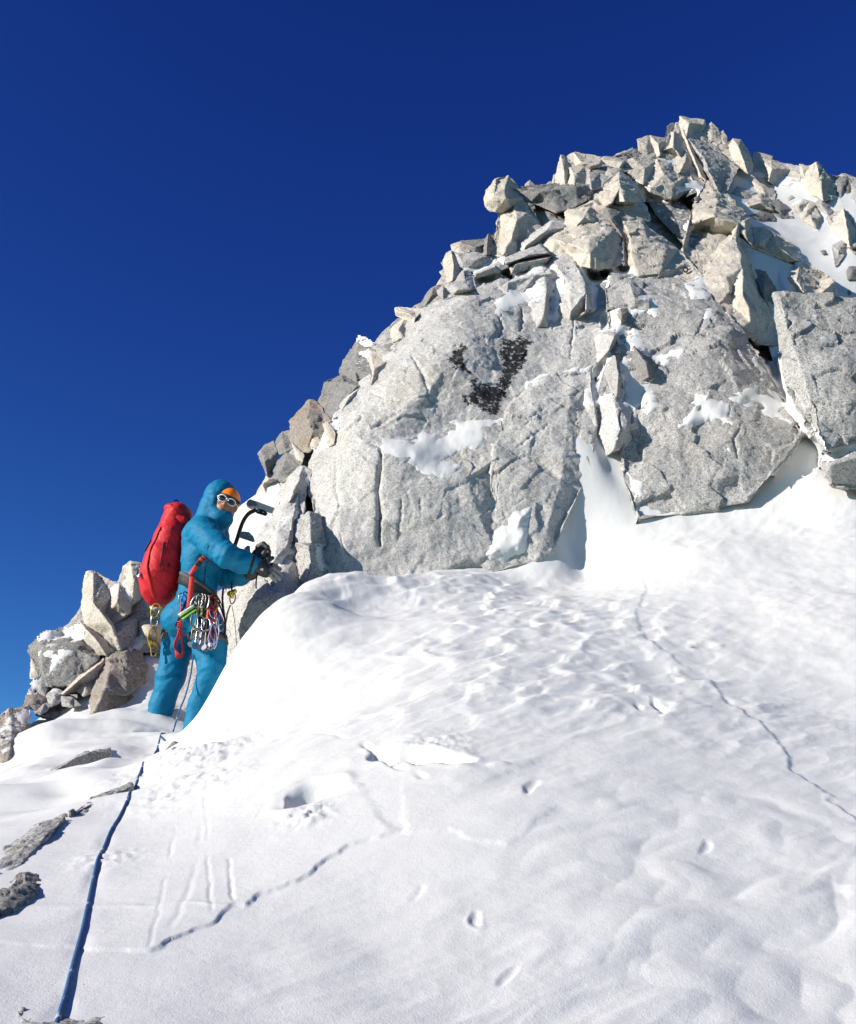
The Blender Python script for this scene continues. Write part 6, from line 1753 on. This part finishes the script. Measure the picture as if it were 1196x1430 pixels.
# red cord bundle
rc = empty('cord_bundle', hipY(250, 921, 0.04))
tag(rc, 'red cord tied into a bundle with one big loop, hanging over the back thigh', 'cord', GEAR)
cb = Bag()
cb.tube(spline(hp([(254, 836), (253, 850), (252, 864)], 0.03), 10), 0.004, 6)
for k in range(5):
    j = RNG.uniform(-1, 1, 2)
    cb.tube(spline(hp([(252, 866), (250.5 + j[0], 880), (246 - k * 0.7, 902), (246 + k * 1.4, 917 - k * 0.8), (254, 918 - k), (257 - k * 0.5, 908), (253 + j[1], 888), (252.5, 872)], 0.045 + 0.006 * k), 36, True), 0.0036, 6, True)
cb.build('loops', M_REDCORD, rc)
wr = Bag()
for k in range(7):
    c = hipY(251.3, 868 + k * 3.0, 0.052)
    wr.tube([c + np.array([math.cos(a) * 0.014, math.sin(a) * 0.014, 0.004 * math.sin(a + k)]) for a in np.linspace(0, 2 * math.pi, 12, endpoint=False)], 0.004, 5, True)
wr.tube(spline(hp([(252, 890), (258, 887), (262, 885)], 0.05), 8), 0.004, 6)
wr.build('wrapping', M_REDCORD, rc)
# ochre cord bundle behind the hip
oc = empty('cord_bundle', A3(212, 918, 7.02))
tag(oc, 'ochre cord bundle hanging behind the climber on a yellow snap link', 'cord', GEAR)
ob_ = Bag()
for k in range(7):
    j = RNG.uniform(-1.5, 1.5, 4)
    ob_.tube(spline([A3(215 + j[0], 874, 7.02), A3(208 + j[1], 884, 7.0 + .01 * k), A3(207 + k, 897 + j[2] * 2, 7.0), A3(212 + j[3], 906 - k, 7.03), A3(219 - k * 0.5, 896, 7.04), A3(218, 882, 7.03)], 30, True), 0.0048, 6, True)
ob_.tube(spline([A3(211, 900, 7.02), A3(212, 915, 7.0), A3(217, 916, 7.02), A3(220, 905, 7.03), A3(217, 895, 7.03)], 24), 0.0042, 6)
ob_.build('coils', M_OCHRE, oc)
link_part('snap_link', A3(217, 853, 7.03), np.array([0.25, 0, 1.0]), np.array([0.8, 0.5, 0]), M_GOLD, oc)
link_part('snap_link', A3(216, 868, 7.02), np.array([0.1, 0, 1.0]), np.array([0.6, 0.8, 0]), M_STEEL, oc)
# tether, gold belay device and thin cord in front of him
tt = Bag().tube(spline([A3(312, 822, 6.98), A3(311, 838, 6.95), A3(313, 856, 6.93), A3(315, 874, 6.92), A3(314, 892, 6.92)], 20), 0.0075, 6, False, 0.5).build('tether', M_BLACK)
tag(tt, 'black tether hanging in front of the climber\'s thigh', 'tether', GEAR)
lpp = sling_loop('cord_loop', 'thin dark cord loop sticking out from the end of the tether', [A3(315, 880, 6.92), A3(320, 880, 6.93), A3(322, 886, 6.93), A3(319, 891, 6.93), A3(315, 889, 6.92)], 0.0016, M_BLACK, cat='cord')
bdv = empty('belay_device', A3(325, 840, 7.0))
tag(bdv, 'gold belay device on a strap below the far sleeve', 'belay device', GEAR)
link_part('snap_link', A3(325, 836, 7.0), np.array([0.1, 0, 1.0]), np.array([0.7, 0.7, 0]), M_DARKSTEEL, bdv, 0.07, 0.042)
dv = Field(); dv.cone(A3(321, 829, 7.0), A3(328, 826, 7.0), 0.018, 0.016, 0.01); dv.cone(A3(324, 829, 6.98), A3(325, 834, 6.98), 0.016, 0.011, 0.01)
dv.cone(A3(324, 829, 6.9), A3(324, 829, 7.1), 0.006, 0.006, 0.004, 1.0, True)
field_part('plates', dv, 0.0035, M_GOLD, bdv, None, 1)
Bag().tube(spline([A3(322, 845, 7.0), A3(318, 856, 6.98), A3(316, 868, 6.95), A3(314, 876, 6.93)], 12), 0.006, 6, False, 0.5).build('strap', M_OCHRE, bdv)
Bag().tube(spline([A3(324, 812, 7.02), A3(324, 824, 7.0)], 6), 0.006, 6, False, 0.5).build('hanger', M_BLACK, bdv)
tc = Bag().tube(spline([A3(324, 845, 7.0), A3(328, 868, 7.05), A3(330, 890, 7.1), A3(331, 912, 7.15)], 14), 0.0022, 5).build('thin_cord', M_GREY)
tag(tc, 'thin pale cord running down in front of the rock wall from the belay device', 'cord', GEAR)

# ------------------------------------------------------------------ ice axe leaning by the rock, head up
ax_ = empty('ice_axe', A3(326, 764, 7.10))
tag(ax_, 'ice axe with bent black shaft and grey steel head beside the climber\'s face', 'ice axe')
sh = spline([A3(322, 775, 7.08), A3(330, 757, 7.08), A3(336, 738, 7.08), A3(341, 726, 7.09), A3(348, 717, 7.10), A3(358, 712, 7.11)], 36)
Bag().tube(sh, np.linspace(0.0145, 0.0130, 36), 8, False, 1.3, (0, 1, 0)).build('shaft', M_BLACK, ax_)
def plate(name, outline, Y, t, mat, holes=()):
    n = len(outline)
    a = np.array([A3(x, y, Y) for x, y in outline]); b = a + np.array([0, t, 0])
    c0, c1 = a.mean(0), b.mean(0)
    bag = Bag()
    V = list(a) + list(b)
    F = [(i, (i + 1) % n, (i + 1) % n + n, i + n) for i in range(n)]
    tri = [tuple(f) for f in delaunay_2d_cdt([Vector((p[0], p[2])) for p in a], [], [list(range(n))], 1, 1e-5, True)[2]]
    F += tri + [tuple(i + n for i in f)[::-1] for f in tri]
    bag.add(V, F)
    o = bag.build(name, mat, ax_, False)
    for x, y in holes:
        Bag().disc(A3(x, y, Y - 0.001), ((1, 0, 0), (0, 0, 1), (0, -1, 0)), 0.006, 0.006, 0.001, 12).build('rivet', M_STEEL, o)
    return o
plate('adze', [(344, 704), (346, 699), (350, 697), (355, 699), (359, 704), (354, 706), (349, 707)], 7.075, 0.06, M_DARKSTEEL)
plate('head', [(349, 699), (356, 699), (372, 705), (383, 709), (380, 716), (371, 713), (360, 710), (353, 706)], 7.095, 0.022, M_AXE)
plate('pick', [(357, 711), (366, 711), (372, 714), (374, 717), (371, 720), (366, 716), (358, 716)], 7.085, 0.012, M_BLACK, [(368, 715), (361, 713)])
plate('grip_rest', [(333, 743), (340, 742), (348, 743), (354, 749), (356, 755), (353, 756), (349, 750), (342, 749), (335, 750)], 7.07, 0.018, M_DARKSTEEL, [(342, 746), (348, 747)])
# spike of a second tool at the hand
plate('spike', [(341, 766), (345, 762), (349, 762), (345, 765), (347, 770), (350, 775), (346, 774)], 7.02, 0.012, M_DARKSTEEL)

# ------------------------------------------------------------------ blue rope from his harness down the slope past the camera
def on_snow(px, py, up):
    g = ground(px, py)
    z = snow_z(g[0] + np.array([0, .015, -.015, 0, 0]), g[1] + np.array([0, 0, 0, .05, -.05])).mean()
    return np.array([g[0], g[1], z + up])
rp = [A3(272, 905, 6.92), A3(269, 925, 6.90), A3(266, 945, 6.88), A3(259, 972, 6.84), A3(251, 992, 6.78)]
rx = spline([(x, y, 0) for x, y in [(243, 1010), (232, 1024), (216, 1046), (202, 1070), (190, 1094), (181, 1115), (168, 1137), (155, 1160), (145, 1185), (136, 1206), (128, 1240), (122, 1270), (115, 1302), (107, 1332), (99, 1362), (91, 1392), (82, 1420), (70, 1460), (52, 1520), (30, 1600)]], 90)
rp += [on_snow(x, y, 0.002 + 0.002 * float(sstep(1350, 1400, y))) for x, y, _ in rx]
rope = Bag().tube(spline(rp, 420), 0.0052, 10).build('rope', M_ROPE)
tag(rope, 'blue frosted climbing rope running down the snow from between the climber\'s legs', 'rope')

# small black ring on the four sided block
rg = RELIEF
ri, rj = int((377.5 - 0) * 0 + (376.8 - rg.y0) / rg.st), int((957.6 - rg.x0) / rg.st)
yr = rg.D[ri - 2:ri + 3, rj - 2:rj + 3].min() - 0.03
cr = A3(957.6, 376.5, yr)
sR = yr / FPX
ring = Bag().tube([cr + np.array([math.cos(a) * 3.4 * sR, 0.3 * math.sin(a) * sR, math.sin(a) * 4.6 * sR]) for a in np.linspace(0, 2 * math.pi, 20, endpoint=False)], 1.3 * sR, 6, True)
ring.tube([cr + np.array([3.4 * sR, 0, 0]), cr + np.array([8.5 * sR, 0, 1.5 * sR])], 0.9 * sR, 5)
tag(ring.build('iron_ring', M_BLACK), 'small black ring fixed on the four sided block high on the face', 'ring')

# rock showing through the wind-scoured snow at the lower left
EXP = 'rock showing through the snow at the lower left'
def exposed(label, pts, rise, mat):
    base = np.array([np.array(ground(x, y)) for x, y in pts])
    cen = base.mean(0)
    nrm = np.array([-0.2, -0.42, 0.88])
    n = len(pts)
    inner = cen + (base - cen) * 0.55
    V = np.r_[base - nrm * 0.05, base + nrm * rise * 0.15, inner + nrm * rise, [cen + nrm * rise * 1.05], [cen - nrm * 0.15]]
    F = []
    for i in range(n):
        j = (i + 1) % n
        F += [(i, j, n + j), (i, n + j, n + i), (n + i, n + j, 2 * n + j), (n + i, 2 * n + j, 2 * n + i), (2 * n + i, 2 * n + j, 3 * n), (j, i, 3 * n + 1)]
    F = np.array(F)
    if (np.cross(V[F[4, 1]] - V[F[4, 0]], V[F[4, 2]] - V[F[4, 0]]) @ nrm) < 0: F = F[:, ::-1]
    V, F, _ = refine(V, F, 0.012, np.zeros(len(V)))
    V = laplace(V, F, 2, 0.5)
    N = vnormals(V, F)
    sz = np.ptp(base[:, 0])
    V = V + N * (0.014 * fbm(V * 6, 4, 401) + 0.005 * fbm(V * 40, 3, 402) + 0.008 * cells(V * 9, 403)[2])[:, None]
    c0 = V.mean(0)
    o = link('exposed_rock', mesh_np('exposed_rock', V - c0, F, ROCK[mat]), None, c0)
    tag(o, label, 'rock', EXP)
fS = lambda L_: [(x * 0.418, 1000 + y * 0.418) for x, y in L_]
exposed('long narrow rock edge above the left half of the rope', fS([(-40, 490), (60, 405), (140, 362), (270, 322), (370, 250), (440, 226), (450, 236), (380, 262), (290, 335), (140, 385), (130, 450), (60, 510), (-40, 540)]), 0.014, 'grey')
exposed('grey rock hollow at the left picture edge below the long rock edge', fS([(-60, 620), (0, 590), (60, 530), (112, 512), (150, 560), (140, 590), (60, 650), (-60, 720)]), 0.018, 'dark')
exposed('frosty grey rock under the rope at the bottom left corner', fS([(75, 915), (200, 880), (245, 862), (345, 930), (362, 1000), (300, 1080), (120, 1080), (60, 1000)]), -0.006, 'grey')
exposed('thin strip of rock in the snow below the ridge rocks on the left', fS([(172, 180), (250, 140), (330, 112), (372, 104), (376, 124), (330, 130), (250, 158), (180, 192)]), 0.018, 'grey')
exposed('small dark rock among snow lumps right of the rope', fS([(540, 150), (575, 96), (640, 122), (690, 162), (620, 152)]), 0.025, 'dark')
